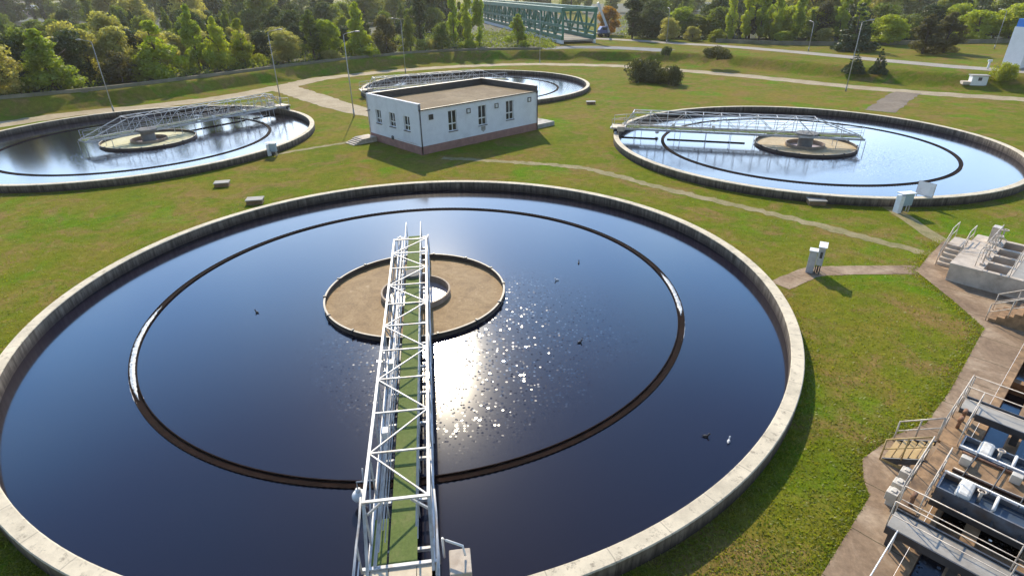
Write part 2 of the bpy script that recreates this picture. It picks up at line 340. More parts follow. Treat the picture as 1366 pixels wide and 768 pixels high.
# ------------------------------------------------------------------ mesh building
class MB:
    def __init__(s): s.v = []; s.f = []; s.mi = []; s.cur = 0; s.smooth = []
    def add(s, vs, fs, smooth=False):
        o = len(s.v); s.v += [tuple(p) for p in vs]
        for f in fs: s.f.append([i + o for i in f]); s.mi.append(s.cur); s.smooth.append(smooth)
        return s
    def box(s, x0, x1, y0, y1, z0, z1):
        return s.add([(x0, y0, z0), (x1, y0, z0), (x1, y1, z0), (x0, y1, z0), (x0, y0, z1), (x1, y0, z1), (x1, y1, z1), (x0, y1, z1)],
                     [(0, 3, 2, 1), (4, 5, 6, 7), (0, 1, 5, 4), (1, 2, 6, 5), (2, 3, 7, 6), (3, 0, 4, 7)])
    def bar(s, a, b, w, h=None, upv=(0, 0, 1)):
        """rectangular bar from a to b"""
        a, b = Vector(a), Vector(b); h = h or w; d = (b - a).normalized(); u = Vector(upv)
        if abs(d.dot(u)) > 0.98: u = Vector((1, 0, 0))
        x = d.cross(u).normalized() * (w / 2); y = x.cross(d).normalized() * (h / 2)
        vs = [a - x - y, a + x - y, a + x + y, a - x + y, b - x - y, b + x - y, b + x + y, b - x + y]
        return s.add(vs, [(0, 1, 2, 3), (7, 6, 5, 4), (0, 4, 5, 1), (1, 5, 6, 2), (2, 6, 7, 3), (3, 7, 4, 0)])
    def tube(s, pts, r, n=8, r1=None, cap=True):
        pts = [Vector(p) for p in pts]; k = len(pts); vs = []; fs = []
        for i, p in enumerate(pts):
            d = (pts[min(i + 1, k - 1)] - pts[max(i - 1, 0)]).normalized()
            u = Vector((0, 0, 1)) if abs(d.z) < 0.95 else Vector((1, 0, 0))
            x = d.cross(u).normalized(); y = d.cross(x).normalized()
            rr = r if r1 is None else r + (r1 - r) * i / (k - 1)
            vs += [p + (x * math.cos(2 * math.pi * j / n) + y * math.sin(2 * math.pi * j / n)) * rr for j in range(n)]
        for i in range(k - 1):
            for j in range(n):
                fs.append((i * n + j, i * n + (j + 1) % n, (i + 1) * n + (j + 1) % n, (i + 1) * n + j))
        if cap: fs.append(tuple(range(n - 1, -1, -1))); fs.append(tuple(range((k - 1) * n, k * n)))
        return s.add(vs, fs, True)
    def lathe(s, prof, n=160, closed=False, a0=0.0, a1=2 * math.pi, smooth=False, c=(0, 0)):
        full = abs(a1 - a0 - 2 * math.pi) < 1e-6; cnt = n if full else n + 1; vs = []; fs = []; k = len(prof)
        for i in range(cnt):
            t = a0 + (a1 - a0) * i / n
            for r_, z in prof: vs.append((c[0] + r_ * math.cos(t), c[1] + r_ * math.sin(t), z))
        for i in range(n):
            j = (i + 1) % cnt
            for q in range(k if closed else k - 1):
                w = (q + 1) % k
                fs.append((i * k + q, j * k + q, j * k + w, i * k + w))
        return s.add(vs, fs, smooth)
    def sphere(s, c, r, seg=12, rings=8, sx=1, sy=1, sz=1):
        vs = []; fs = []
        for i in range(rings + 1):
            p = math.pi * i / rings
            for j in range(seg):
                t = 2 * math.pi * j / seg
                vs.append((c[0] + r * sx * math.sin(p) * math.cos(t), c[1] + r * sy * math.sin(p) * math.sin(t), c[2] + r * sz * math.cos(p)))
        for i in range(rings):
            for j in range(seg): fs.append((i * seg + j, (i + 1) * seg + j, (i + 1) * seg + (j + 1) % seg, i * seg + (j + 1) % seg))
        return s.add(vs, fs, True)
    def prism(s, poly, z0, z1):
        n = len(poly)
        return s.add([(p[0], p[1], z0) for p in poly] + [(p[0], p[1], z1) for p in poly],
                     [tuple(range(n - 1, -1, -1)), tuple(range(n, 2 * n))] + [(i, (i + 1) % n, (i + 1) % n + n, i + n) for i in range(n)])
    def mesh(s, name, mats):
        me = bpy.data.meshes.new(name); me.from_pydata(s.v, [], s.f)
        for mm in (mats if isinstance(mats, (list, tuple)) else [mats]): me.materials.append(mm)
        me.polygons.foreach_set('material_index', s.mi); me.polygons.foreach_set('use_smooth', s.smooth)
        me.update(); return me
    def build(s, name, mats, parent=None, bevel=0.0):
        o = bpy.data.objects.new(name, s.mesh(name, mats)); col.objects.link(o)
        if parent: o.parent = parent
        if bevel:
            b = o.modifiers.new('bevel', 'BEVEL'); b.width = bevel; b.segments = 2; b.limit_method = 'ANGLE'; b.angle_limit = R(50)
        return o

def thing(name, label, cat, loc=(0, 0, 0), rz=0.0, group=None):
    o = bpy.data.objects.new(name, None); col.objects.link(o); o.empty_display_size = 0.5
    o.location = loc; o.rotation_euler = (0, 0, rz); o['label'] = label; o['category'] = cat
    if group: o['group'] = group
    return o
def tag(o, label, cat, group=None, kind=None):
    o['label'] = label; o['category'] = cat
    if group: o['group'] = group
    if kind: o['kind'] = kind
    return o
def structure(o): o['kind'] = 'structure'; return o
def copy_thing(o, label=None, parent=None):
    c = o.copy(); col.objects.link(c)
    if parent: c.parent = parent
    if label: c['label'] = label
    for ch in list(o.children): copy_thing(ch, None, c)
    return c

# ------------------------------------------------------------------ layout
CEN = {'main': (-5.213, 29.521), 'right': (31.522, 62.811), 'left': (-44.164, 69.819), 'far': (-5.835, 107.614)}
TR = 20.0; WATER_Z = 0.0; LIFT = 0.55
SHIFT = {'main': (-.33, 0), 'right': (.6, 0), 'left': (.9, .2), 'far': (0, 0)}
E0 = at(1190, 768); UA = R(42.0); UV_U = Vector((math.cos(UA), math.sin(UA), 0)); UV_V = Vector((math.sin(UA), -math.cos(UA), 0))
def uv(u, v, z=0.0): return Vector((E0.x, E0.y, 0)) + UV_U * u + UV_V * v + Vector((0, 0, z))
FOOT = [at(*p) for p in [(0, 157), (80, 149), (160, 140), (280, 123), (400, 105), (480, 94), (560, 85), (640, 81), (720, 80), (800, 81.5), (900, 84), (980, 90), (1100, 103.5), (1230, 116), (1366, 124.5)]]
FOOT = [FOOT[0] + (FOOT[0] - FOOT[1]) * 8] + FOOT + [FOOT[-1] + (FOOT[-1] - FOOT[-2]) * 6]
PLAT = 2.0
def levee_d(x, y):
    best = 1e9; sg = 1
    for a, b in zip(FOOT[:-1], FOOT[1:]):
        dx, dy = b.x - a.x, b.y - a.y; t = max(0, min(1, ((x - a.x) * dx + (y - a.y) * dy) / (dx * dx + dy * dy)))
        qx, qy = a.x + dx * t, a.y + dy * t; d = math.hypot(x - qx, y - qy)
        if d < best: best = d; sg = 1 if dx * (y - a.y) - dy * (x - a.x) > 0 else -1
    return best * sg
def slope_w(x): return 2.6 if x < 20 else 2.6 + min(1, (x - 20) / 60) * 2.4
def gz(x, y):
    d = levee_d(x, y)
    if d <= 0: return 0.0
    t = min(1, d / slope_w(x)); return PLAT * t * t * (3 - 2 * t)
def offset_line(k):
    out = []
    n = len(FOOT)
    for i in range(n):
        a, b = FOOT[max(i - 1, 0)], FOOT[min(i + 1, n - 1)]; d = (b - a); nrm = Vector((-d.y, d.x, 0)).normalized()
        w = slope_w(FOOT[i].x); out.append(FOOT[i] + nrm * (w * k))
    return out

def dense(line, step):
    out = []
    for a, b in zip(line[:-1], line[1:]):
        n = max(1, int((b - a).length / step))
        out += [a.lerp(b, i / n) for i in range(n)]
    return out + [line[-1]]
def smooth_line(line, step):
    """Catmull-Rom through the points"""
    P = [line[0] * 2 - line[1]] + list(line) + [line[-1] * 2 - line[-2]]; out = []
    for i in range(1, len(P) - 2):
        n = max(2, int((P[i + 1] - P[i]).length / step))
        for k in range(n):
            t = k / n; a, b, c, d = P[i - 1], P[i], P[i + 1], P[i + 2]
            out.append(0.5 * ((2 * b) + (c - a) * t + (2 * a - 5 * b + 4 * c - d) * t * t + (3 * b - a - 3 * c + d) * t ** 3))
    return out + [P[-2]]

# ------------------------------------------------------------------ ground: one sheet with holes for tanks and basins
def build_ground():
    verts, edges = [], []
    def loop(pts, closed=True):
        o = len(verts); verts.extend((p[0], p[1]) for p in pts); n = len(pts)
        edges.extend((o + i, o + (i + 1) % n) for i in range(n if closed else n - 1))
    for c in CEN.values():
        loop([(c[0] + (TR - 0.15) * math.cos(t), c[1] + (TR - 0.15) * math.sin(t)) for t in np.linspace(0, 2 * math.pi, 96, endpoint=False)])
    pit = [uv(-14, 0.02), uv(19.5, 0.02), uv(19.5, 14), uv(-14, 14)]
    loop([(p.x, p.y) for p in pit])
    for k in (0, 0.15, 0.3, 0.5, 0.7, 0.85, 1.0):
        ln = dense(offset_line(k), 5.0)
        verts.extend((p.x, p.y) for p in ln)
    for x in list(range(-150, 151, 12)):
        for y in list(range(-24, 200, 12)):
            p = (x + rng.uniform(-3, 3), y + rng.uniform(-3, 3))
            if any(abs(math.hypot(p[0] - c[0], p[1] - c[1]) - TR) < 1.5 for c in CEN.values()): continue
            if -0.05 < levee_d(*p) < slope_w(p[0]) + .5: continue
            verts.append(p)
    for x in (-3000, -1500, -700, -350, 0, 350, 700, 1500, 3000):
        for y in (-300, -120, 260, 420, 800, 1500, 3500): verts.append((x, y))
    r = delaunay_2d_cdt([Vector(v) for v in verts], edges, [], 0, 1e-4)
    V, F = r[0], r[2]; keep = []
    pc = Vector((E0.x, E0.y))
    for f in F:
        c = (V[f[0]] + V[f[1]] + V[f[2]]) / 3
        if any(math.hypot(c.x - q[0], c.y - q[1]) < TR - 0.16 for q in CEN.values()): continue
        d = c - pc; u_, v_ = d.dot(UV_U.to_2d()), d.dot(UV_V.to_2d())
        if -14 < u_ < 19.5 and 0.02 < v_ < 14: continue
        keep.append(f)
    mb = MB(); mb.add([(v.x, v.y, gz(v.x, v.y)) for v in V], keep, True)
    structure(mb.build('ground', M['grass']))
build_ground()

PATHS = []
def ribbon(name, line, w, mat, lift, jitter=0.12, step=1.2, w2=None):
    """flat strip following the terrain, edges slightly ragged"""
    pts = smooth_line([Vector((p.x, p.y, 0)) for p in line], step); n = len(pts); vs = []; fs = []
    K = 5
    PATHS.extend((p, w) for p in pts if p.y < 72)
    for i, p in enumerate(pts):
        d = (pts[min(i + 1, n - 1)] - pts[max(i - 1, 0)]).normalized(); nr = Vector((-d.y, d.x, 0))
        ww = w if w2 is None else w + (w2 - w) * i / (n - 1)
        e0, e1 = -ww / 2 + random.uniform(-1, 1) * jitter, ww / 2 + random.uniform(-1, 1) * jitter
        for k in range(K):
            q = p + nr * (e0 + (e1 - e0) * k / (K - 1)); vs.append((q.x, q.y, gz(q.x, q.y) + lift))
    for i in range(n - 1):
        for k in range(K - 1): fs.append((i * K + k, (i + 1) * K + k, (i + 1) * K + k + 1, i * K + k + 1))
    return structure(MB().add(vs, fs, True).build(name, mat))
def patch(name, pts, mat, z, jitter=0.0):
    """flat polygon"""
    return structure(MB().add([(p.x, p.y, gz(p.x, p.y) * 0 + z) for p in pts], [tuple(range(len(pts)))]).build(name, mat))

G = lambda l, z=0.0: [at(*p, z) for p in l]
ribbon('gravel_road', G([(-60, 174), (0, 166), (100, 152), (200, 142), (300, 130), (372, 117), (430, 105), (520, 95.5), (600, 89.5), (700, 86), (800, 87.5), (850, 90), (930, 96), (1020, 104), (1110, 113.5), (1180, 120), (1280, 127.5), (1366, 133), (1450, 139)]), 4.6, M['gravel'], 0.012, 0.4, w2=4.0)
ribbon('gravel_branch', G([(372, 116), (392, 122), (420, 131), (460, 143), (505, 153), (540, 158)]), 5.2, M['gravel'], 0.020, 0.25, w2=4.0)
ribbon('dirt_track', G([(1212, 124), (1197, 132), (1174, 149)]), 3.6, M['dirt'], 0.024, 0.25)
ribbon('footpath', G([(478, 187), (452, 192), (420, 197), (385, 203), (366, 207)]), 0.7, M['footpath'], 0.012, 0.17, 0.4)
ribbon('footpath', G([(590, 211), (630, 213), (690, 217), (760, 222), (800, 229), (860, 245), (930, 262), (1020, 283), (1120, 308), (1200, 329), (1244, 340)]), 1.0, M['footpath'], 0.012, 0.2, 0.4)
ribbon('slab_path', G([(1186, 276), (1205, 288), (1225, 302), (1246, 316), (1266, 326)]), 1.1, M['footpath'], 0.016, 0.05, 0.5)
ribbon('slab_path', G([(1040, 381), (1062, 371), (1085, 363), (1115, 361), (1165, 360), (1230, 360)]), 1.25, M['slabs'], 0.016, 0.04, 0.5)
APRON = [(1222, 360), (1238, 341), (1262, 322), (1300, 322)]
ap = [at(*p) for p in [(1095, 768), (1160, 662), (1152, 640), (1150, 612), (1195, 580), (1235, 565), (1268, 520), (1313, 438), (1270, 400), (1222, 362), (1240, 340), (1258, 322)]]
ap = [uv(-14, -1.45)] + ap + [uv(30.5, -5.0), uv(30.5, 0.02), uv(-14, 0.02)]
patch('apron', ap, M['slabs'], 0.020)
ribbon('public_road', G([(760, 51), (784, 51.5), (840, 54), (900, 58), (980, 63), (1079, 71.5), (1170, 80), (1257, 88), (1310, 92), (1366, 96), (1460, 103)], PLAT), 5.0, M['roadpale'], 0.03, 0.1, 3)
ribbon('asphalt_yard', G([(722, 65), (760, 63.5), (800, 63.5), (850, 65.5), (892, 68)], PLAT), 7.0, M['asphalt'], 0.03, 0.1, 2.5)

# ------------------------------------------------------------------ clarifier tanks
def clarifier(key, label, scum, water_label):
    c = CEN[key]
    t = thing('clarifier_tank', label, 'settling tank', (c[0], c[1], 0), 0, 'round settling tanks')
    mb = MB(); mb.lathe([(TR, RIM - 0.06), (TR, RIM - 0.03), (TR - 0.03, RIM), (TR - 0.53, RIM), (TR - 0.56, RIM - 0.03), (TR - 0.56, RIM - 0.05)], 192)
    mb.build('rim_cap', M['concrete'], t)
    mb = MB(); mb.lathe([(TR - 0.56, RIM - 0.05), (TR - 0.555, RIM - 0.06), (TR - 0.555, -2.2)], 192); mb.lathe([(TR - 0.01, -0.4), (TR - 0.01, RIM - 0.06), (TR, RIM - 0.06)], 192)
    mb.build('wall', M['concrete_shade'], t)
    # double ring of the overflow launder
    def notched(name, ro, ri, z, depth, n, mat):
        q = MB(); vs = []; fs = []
        for i in range(n):
            a = 2 * math.pi * i / n; zz = z - (depth if i % 2 else 0)
            for rr, h_ in ((ro, -1.2), (ro, zz), (ri, zz), (ri, -1.2)): vs.append((rr * math.cos(a), rr * math.sin(a), h_))
        for i in range(n):
            j_ = (i + 1) % n
            for k in range(3): fs.append((i * 4 + k, j_ * 4 + k, j_ * 4 + k + 1, i * 4 + k + 1))
        q.add(vs, fs); q.build(name, mat, t)
    notched('weir_plate', 14.66, 14.62, -0.49, 0.03, 720, M['rust'])
    mb = MB(); mb.lathe([(14.36, -1.2), (14.36, -0.48), (14.32, -0.48), (14.32, -1.2)], 160); mb.build('scum_baffle', M['rust'], t)
    mb = MB(); mb.lathe([(14.3605, -0.535), (14.6195, -0.535)], 160); mb.build('launder_channel', M['rust'], t)
    # centre well
    mb = MB(); mb.lathe([(5.12, -1.2), (5.12, -0.02), (5.04, -0.02), (5.04, -1.2)], 128); mb.build('feedwell_wall', M['well_dark'], t); mb = MB(); mb.lathe([(5.13, -0.02), (5.13, 0.0), (5.03, 0.0), (5.03, -0.02)], 128, True); mb.build('feedwell_lip', M['well_lip'], t)
    mb = MB(); mb.lathe([(5.04, -0.28), (3.6, -0.26), (1.98, -0.29)], 96, smooth=True); mb.build('scum_surface', M[scum], t)
    mb = MB(); mb.lathe([(1.98, -0.9), (1.98, 0.02), (1.88, 0.02), (1.88, -0.9)], 72); mb.build('inner_ring', M['well'], t)
    mb = MB(); mb.lathe([(1.88, -0.42), (0.0, -0.42)], 48, smooth=True); mb.build('inner_water', M['foam'], t)  # pale water with the sun glare painted into its colour
    mb = MB()
    if key == 'main': mb.lathe([(0.5, -1.2), (0.5, 1.1), (0.0, 1.1)], 32, c=(-.09, 0))
    else: mb.lathe([(0.75, -1.2), (0.75, 0.55), (1.15, 0.95), (1.15, 1.12), (0.0, 1.12)], 32)
    mb.build('centre_column', M['concrete_grey'], t)
    for i in range(14):
        a = 2 * math.pi * (i + 0.3) / 14
        b = MB().box(-0.08, 0.10, -0.05, 0.05, -0.15, 0.05)
        o = b.build('rim_bracket', M['dark_steel'], t); o.location = (5.08 * math.cos(a), 5.08 * math.sin(a), 0); o.rotation_euler = (0, 0, a)
    for ch in t.children:
        if ch.name.startswith(('wall', 'rim_cap')): continue
        ch.location.z += LIFT
        if ch.name.startswith(('feedwell', 'scum_surface', 'inner', 'centre', 'rim_bracket')):
            ch.location.x += SHIFT[key][0]; ch.location.y += SHIFT[key][1]; ch.location.z -= .28
    w = MB(); w.lathe([(TR - 0.55, 0.0), (14.67, 0.0)], 128)
    w.lathe([(14.315, 0.0), (6.3, 0.0)], 128)
    sx_, sy_ = SHIFT[key]; vs = []
    for i in range(128):
        a = 2 * math.pi * i / 128; vs += [(6.3 * math.cos(a), 6.3 * math.sin(a), 0), (sx_ + 5.125 * math.cos(a), sy_ + 5.125 * math.sin(a), 0)]
    w.add(vs, [(2 * i, 2 * ((i + 1) % 128), 2 * ((i + 1) % 128) + 1, 2 * i + 1) for i in range(128)])
    wo = structure(w.build('water', M['water'])); wo.location = (c[0], c[1], WATER_Z)
    return t
M['well_dark'] = plain('dark_feedwell_steel', (0.075, 0.052, 0.04), 0.7, 0.0, 0.35, 1.5, 0.2, dirt=(0.035, 0.028, 0.025))
M['well_lip'] = plain('worn_steel_lip', (0.42, 0.36, 0.28), 0.6, 0.0, 0.25, 2.0)
M['well'] = plain('feedwell_steel', (0.30, 0.225, 0.165), 0.7, 0.0, 0.3, 1.5, 0.2, dirt=(0.16, 0.11, 0.08))
t_main = clarifier('main', 'huge foreground round settling tank of dark water under the white truss bridge', 'scum', '')
clarifier('right', 'round settling tank at the right, in front of the dirt track, reflecting pale sky', 'scum_sand', '')
clarifier('left', 'round settling tank at the left edge, beside the lamp posts, with pale yellow centre', 'scum_pale', '')
clarifier('far', 'round settling tank behind the flat roofed white building', 'scum_pale', '')
# white foam falling along the launder of the near tank
for a0, a1, r0, r1 in ((R(184), R(221), 14.362, 14.618), (R(-12), R(9), 14.362, 14.618)):
    mb = MB(); n = 140; vs = []; fs = []
    for i in range(n + 1):
        a = a0 + (a1 - a0) * i / n; e = min(1, min(i, n - i) / 25)
        mid = (r0 + r1) / 2 + random.uniform(-.03, .03); hw = (r1 - r0) / 2 * e * random.uniform(.7, 1)
        for k, rr in enumerate((mid - hw, mid, mid + hw)): vs.append((rr * math.cos(a), rr * math.sin(a), -0.52 + (0.03 if k == 1 else 0) * random.uniform(.3, 1.4)))
    for i in range(n):
        for k in (0, 1): fs.append((i * 3 + k, i * 3 + k + 1, i * 3 + k + 4, i * 3 + k + 3))
    mb.add(vs, fs); mb.build('foam', M['white_foam'], t_main).location.z = LIFT

# ------------------------------------------------------------------ scraper bridges
def bridge(key, ang, label, off=0.0):
    c = CEN[key]; t = thing('scraper_bridge', label, 'truss bridge', (c[0] + off, c[1], 0), ang, 'rotating scraper bridges')
    zb, zt = RIM + 0.42, RIM + 2.25; W = 0.90; xb0, xb1 = -6.0, 20.3; xt0, xt1 = -1.1, 18.0
    n = 10; xs = [xt0 + (xt1 - xt0) * i / n for i in range(n + 1)]
    for s in (-1, 1):
        MB().bar((xb0, s * W, zb), (xb1, s * W, zb), 0.10, 0.22).build('bottom_chord', M['galv'], t)
        MB().bar((xt0 - .06, s * W, zt), (xt1 + .06, s * W, zt), 0.09, 0.09).build('top_chord', M['galv'], t)
        mb = MB()
        for i, x in enumerate(xs):
            mb.bar((x, s * W, zb + .12), (x, s * W, zt - .05), 0.05)
            if i < n:
                x2 = xs[i + 1]
                if i % 2 == 0: mb.bar((x, s * W, zb + .12), (x2, s * W, zt - .05), 0.045)
                else: mb.bar((x, s * W, zt - .05), (x2, s * W, zb + .12), 0.045)
        mb.bar((xb0 + .2, s * W, zb + .12), (xt0, s * W, zt - .05), 0.08)
        mb.bar((xt1, s * W, zt - .05), (xb1 - 1.2, s * W, zb + .12), 0.08)
        mb.bar((xb0 + 2.4, s * W, zb + .12), (xb0 + 2.4, s * W, zb + 1.0), 0.05)
        mb.build('side_bracing', M['galv'], t)
    mb = MB()
    for i, x in enumerate(xs):
        mb.bar((x, -W, zt + .003), (x, W, zt + .003), 0.055 if i not in (0, n) else 0.09, 0.055)
        if i < n:
            s = 1 if i % 2 == 0 else -1
            mb.bar((x, s * W, zt), (xs[i + 1], -s * W, zt), 0.045)
    for x in (xs[-1],):
        for s in (-1, 1): mb.bar((x, s * (W - .05), zt - .5), (x, s * (W - .5), zt - .06), 0.06)
    mb.build('top_bracing', M['galv'], t)
    for i in range(15):
        x = xb0 + .1 + (xb1 - xb0 - .3) * i / 14; MB().bar((x, -W, zb - .04), (x, W, zb - .04), 0.09, 0.12).build('floor_beam', M['galv'], t)
    # green grating walkway, built of separate boards with small gaps
    mb = MB(); x = xb0 + .1
    while x < 18.7:
        x2 = min(x + 1.9, 18.77); mb.box(x, x2 - .02, -0.36, 0.44, zb + .06, zb + .10); x = x2
    mb.box(17.1, 18.7, -0.86, -0.42, zb + .06, zb + .10)
    mb.build('walkway', M['green_deck'], t)
    for y in (-0.42, 0.50):
        mb = MB(); mb.tube([(xb0 + .2, y, zb + 1.12), (18.4, y, zb + 1.12)], 0.026, 6); mb.tube([(xb0 + .2, y, zb + .62), (18.4, y, zb + .62)], 0.018, 6)
        k = 0; x = xb0 + .2
        while x < 18.5: mb.tube([(x, y, zb), (x, y, zb + 1.12)], 0.022, 6); x += 1.91
        mb.build('handrail', M['galv'], t)
    mb = MB(); mb.tube([(xb0 + .5, -0.72, zb + .2), (18.8, -0.72, zb + .2)], 0.05, 8); mb.tube([(3, -0.60, zb + .5), (18.6, -0.60, zb + .5)], 0.025, 6)
    mb.build('cable_conduit', M['galv'], t)
    # hangers carrying the bottom scraper
    for x in (-6.1, -3.4, 4.6, 7.2, 9.8, 12.6, 13.2, 17.0, 17.7):
        for s in (-1, 1):
            if x in (13.2, 17.0) and s == 1: continue
            o = MB().bar((0, 0, zb - .1), (0, 0, -1.6), 0.05).build('scraper_hanger', M['galv'], t); o.location = (x, s * (W + .02), 0)
    mb = MB()
    mb.bar((5.6, W * .3, 0.02), (14.0, W * .3, 0.02), 0.05, 0.18); mb.bar((15.1, W * .3, 0.02), (19.2, W * .3, 0.02), 0.05, 0.18)
    mb.build('scum_blade', M['rust'], t)
    # end carriage running on the rim
    mb = MB(); mb.box(18.85, 20.35, -1.02, -.36, zb + .07, zb + .11); mb.box(18.85, 20.35, -.34, .42, zb + .07, zb + .11); mb.box(18.85, 20.35, .44, 1.02, zb + .07, zb + .11)
    mb.build('end_platform', M['cream'], t)
    mb = MB(); mb.bar((18.83, -1.1, zb + .10), (18.83, 1.1, zb + .10), .10, .14); mb.bar((19.75, -1.7, zb - .28), (19.75, 1.9, zb - .28), .26, .26)
    mb.bar((20.40, -1.1, zb + .05), (20.40, 1.1, zb + .05), .10, .14); mb.build('carriage_beam', M['galv'], t)
    for y in (-1.45, 1.55):
        w = MB(); w.tube([(19.75, y - .09, 0), (19.75, y + .09, 0)], 0.27, 20); o = w.build('wheel', M['tyre'], t); o.location = (0, 0, RIM + .27)
    for s in (-1, 1):
        mb = MB(); pts = [(17.6, s * 1.04, zt - .2), (18.2, s * 1.07, zt - .55), (18.9, s * 1.08, zb + 1.25), (20.25, s * 1.08, zb + 1.1), (20.25, s * 1.08, zb)]
        mb.tube(pts, 0.035, 8); mb.tube([(18.9, s * 1.08, zb + 1.25), (18.9, s * 1.08, zb + .1)], 0.03, 8); mb.tube([(18.9, s * 1.08, zb + .62), (20.25, s * 1.08, zb + .6)], .02, 6)
        mb.build('platform_rail', M['galv'], t)
    mb = MB(); mb.box(18.75, 19.55, 1.35, 1.95, zb - .1, zb + .42); mb.build('drive_unit', M['concrete_pale'], t, 0.03)
    mb = MB(); mb.tube([(18.6, 1.2, zb - .05), (18.6, 1.2, zb + .75), (18.75, 1.3, zb + .82), (19.0, 1.75, zb + .82), (19.05, 1.8, zb + .5)], .035, 8); mb.build('cable_pipe', M['white_paint'], t)
    # scum pump hanging out at the launder
    mb = MB(); mb.tube([(15.25, -.95, zb - .1), (15.25, -1.62, zb - .1), (15.25, -1.62, zb - .5)], .03, 8); mb.tube([(15.25, -1.40, zb - .1), (15.05, -1.40, zb + .3)], .025, 6); mb.build('pump_arm', M['galv'], t)
    mb = MB(); mb.sphere((15.25, -1.62, zb - .72), .24, 16, 10, 1, 1, .85); mb.tube([(15.25, -1.62, zb - .55), (15.25, -1.62, zb - .42)], .09, 12); mb.build('pump_motor', M['white_paint'], t)
    MB().box(8.9, 9.25, -.88, -.6, zb + .15, zb + .45).build('junction_box', M['white_paint'], t, .02); MB().box(13.3, 13.65, -.86, -.56, zb + .2, zb + .5).build('junction_box', M['white_paint'], t, .02)
    return t
def ang_to(key, px, py, z=1.45):
    q = at(px, py, z); c = CEN[key]; return math.atan2(q.y - c[1], q.x - c[0])
bridge('main', R(-82.65), 'white truss scraper bridge with green walkway spanning the foreground tank', -0.42)
bridge('right', ang_to('right', 834, 166), 'white truss scraper bridge reaching over the right hand tank')
bridge('left', R(54.5), 'grey truss scraper bridge reaching over the tank at the left edge')
bridge('far', ang_to('far', 468, 119), 'truss scraper bridge over the tank behind the white building')

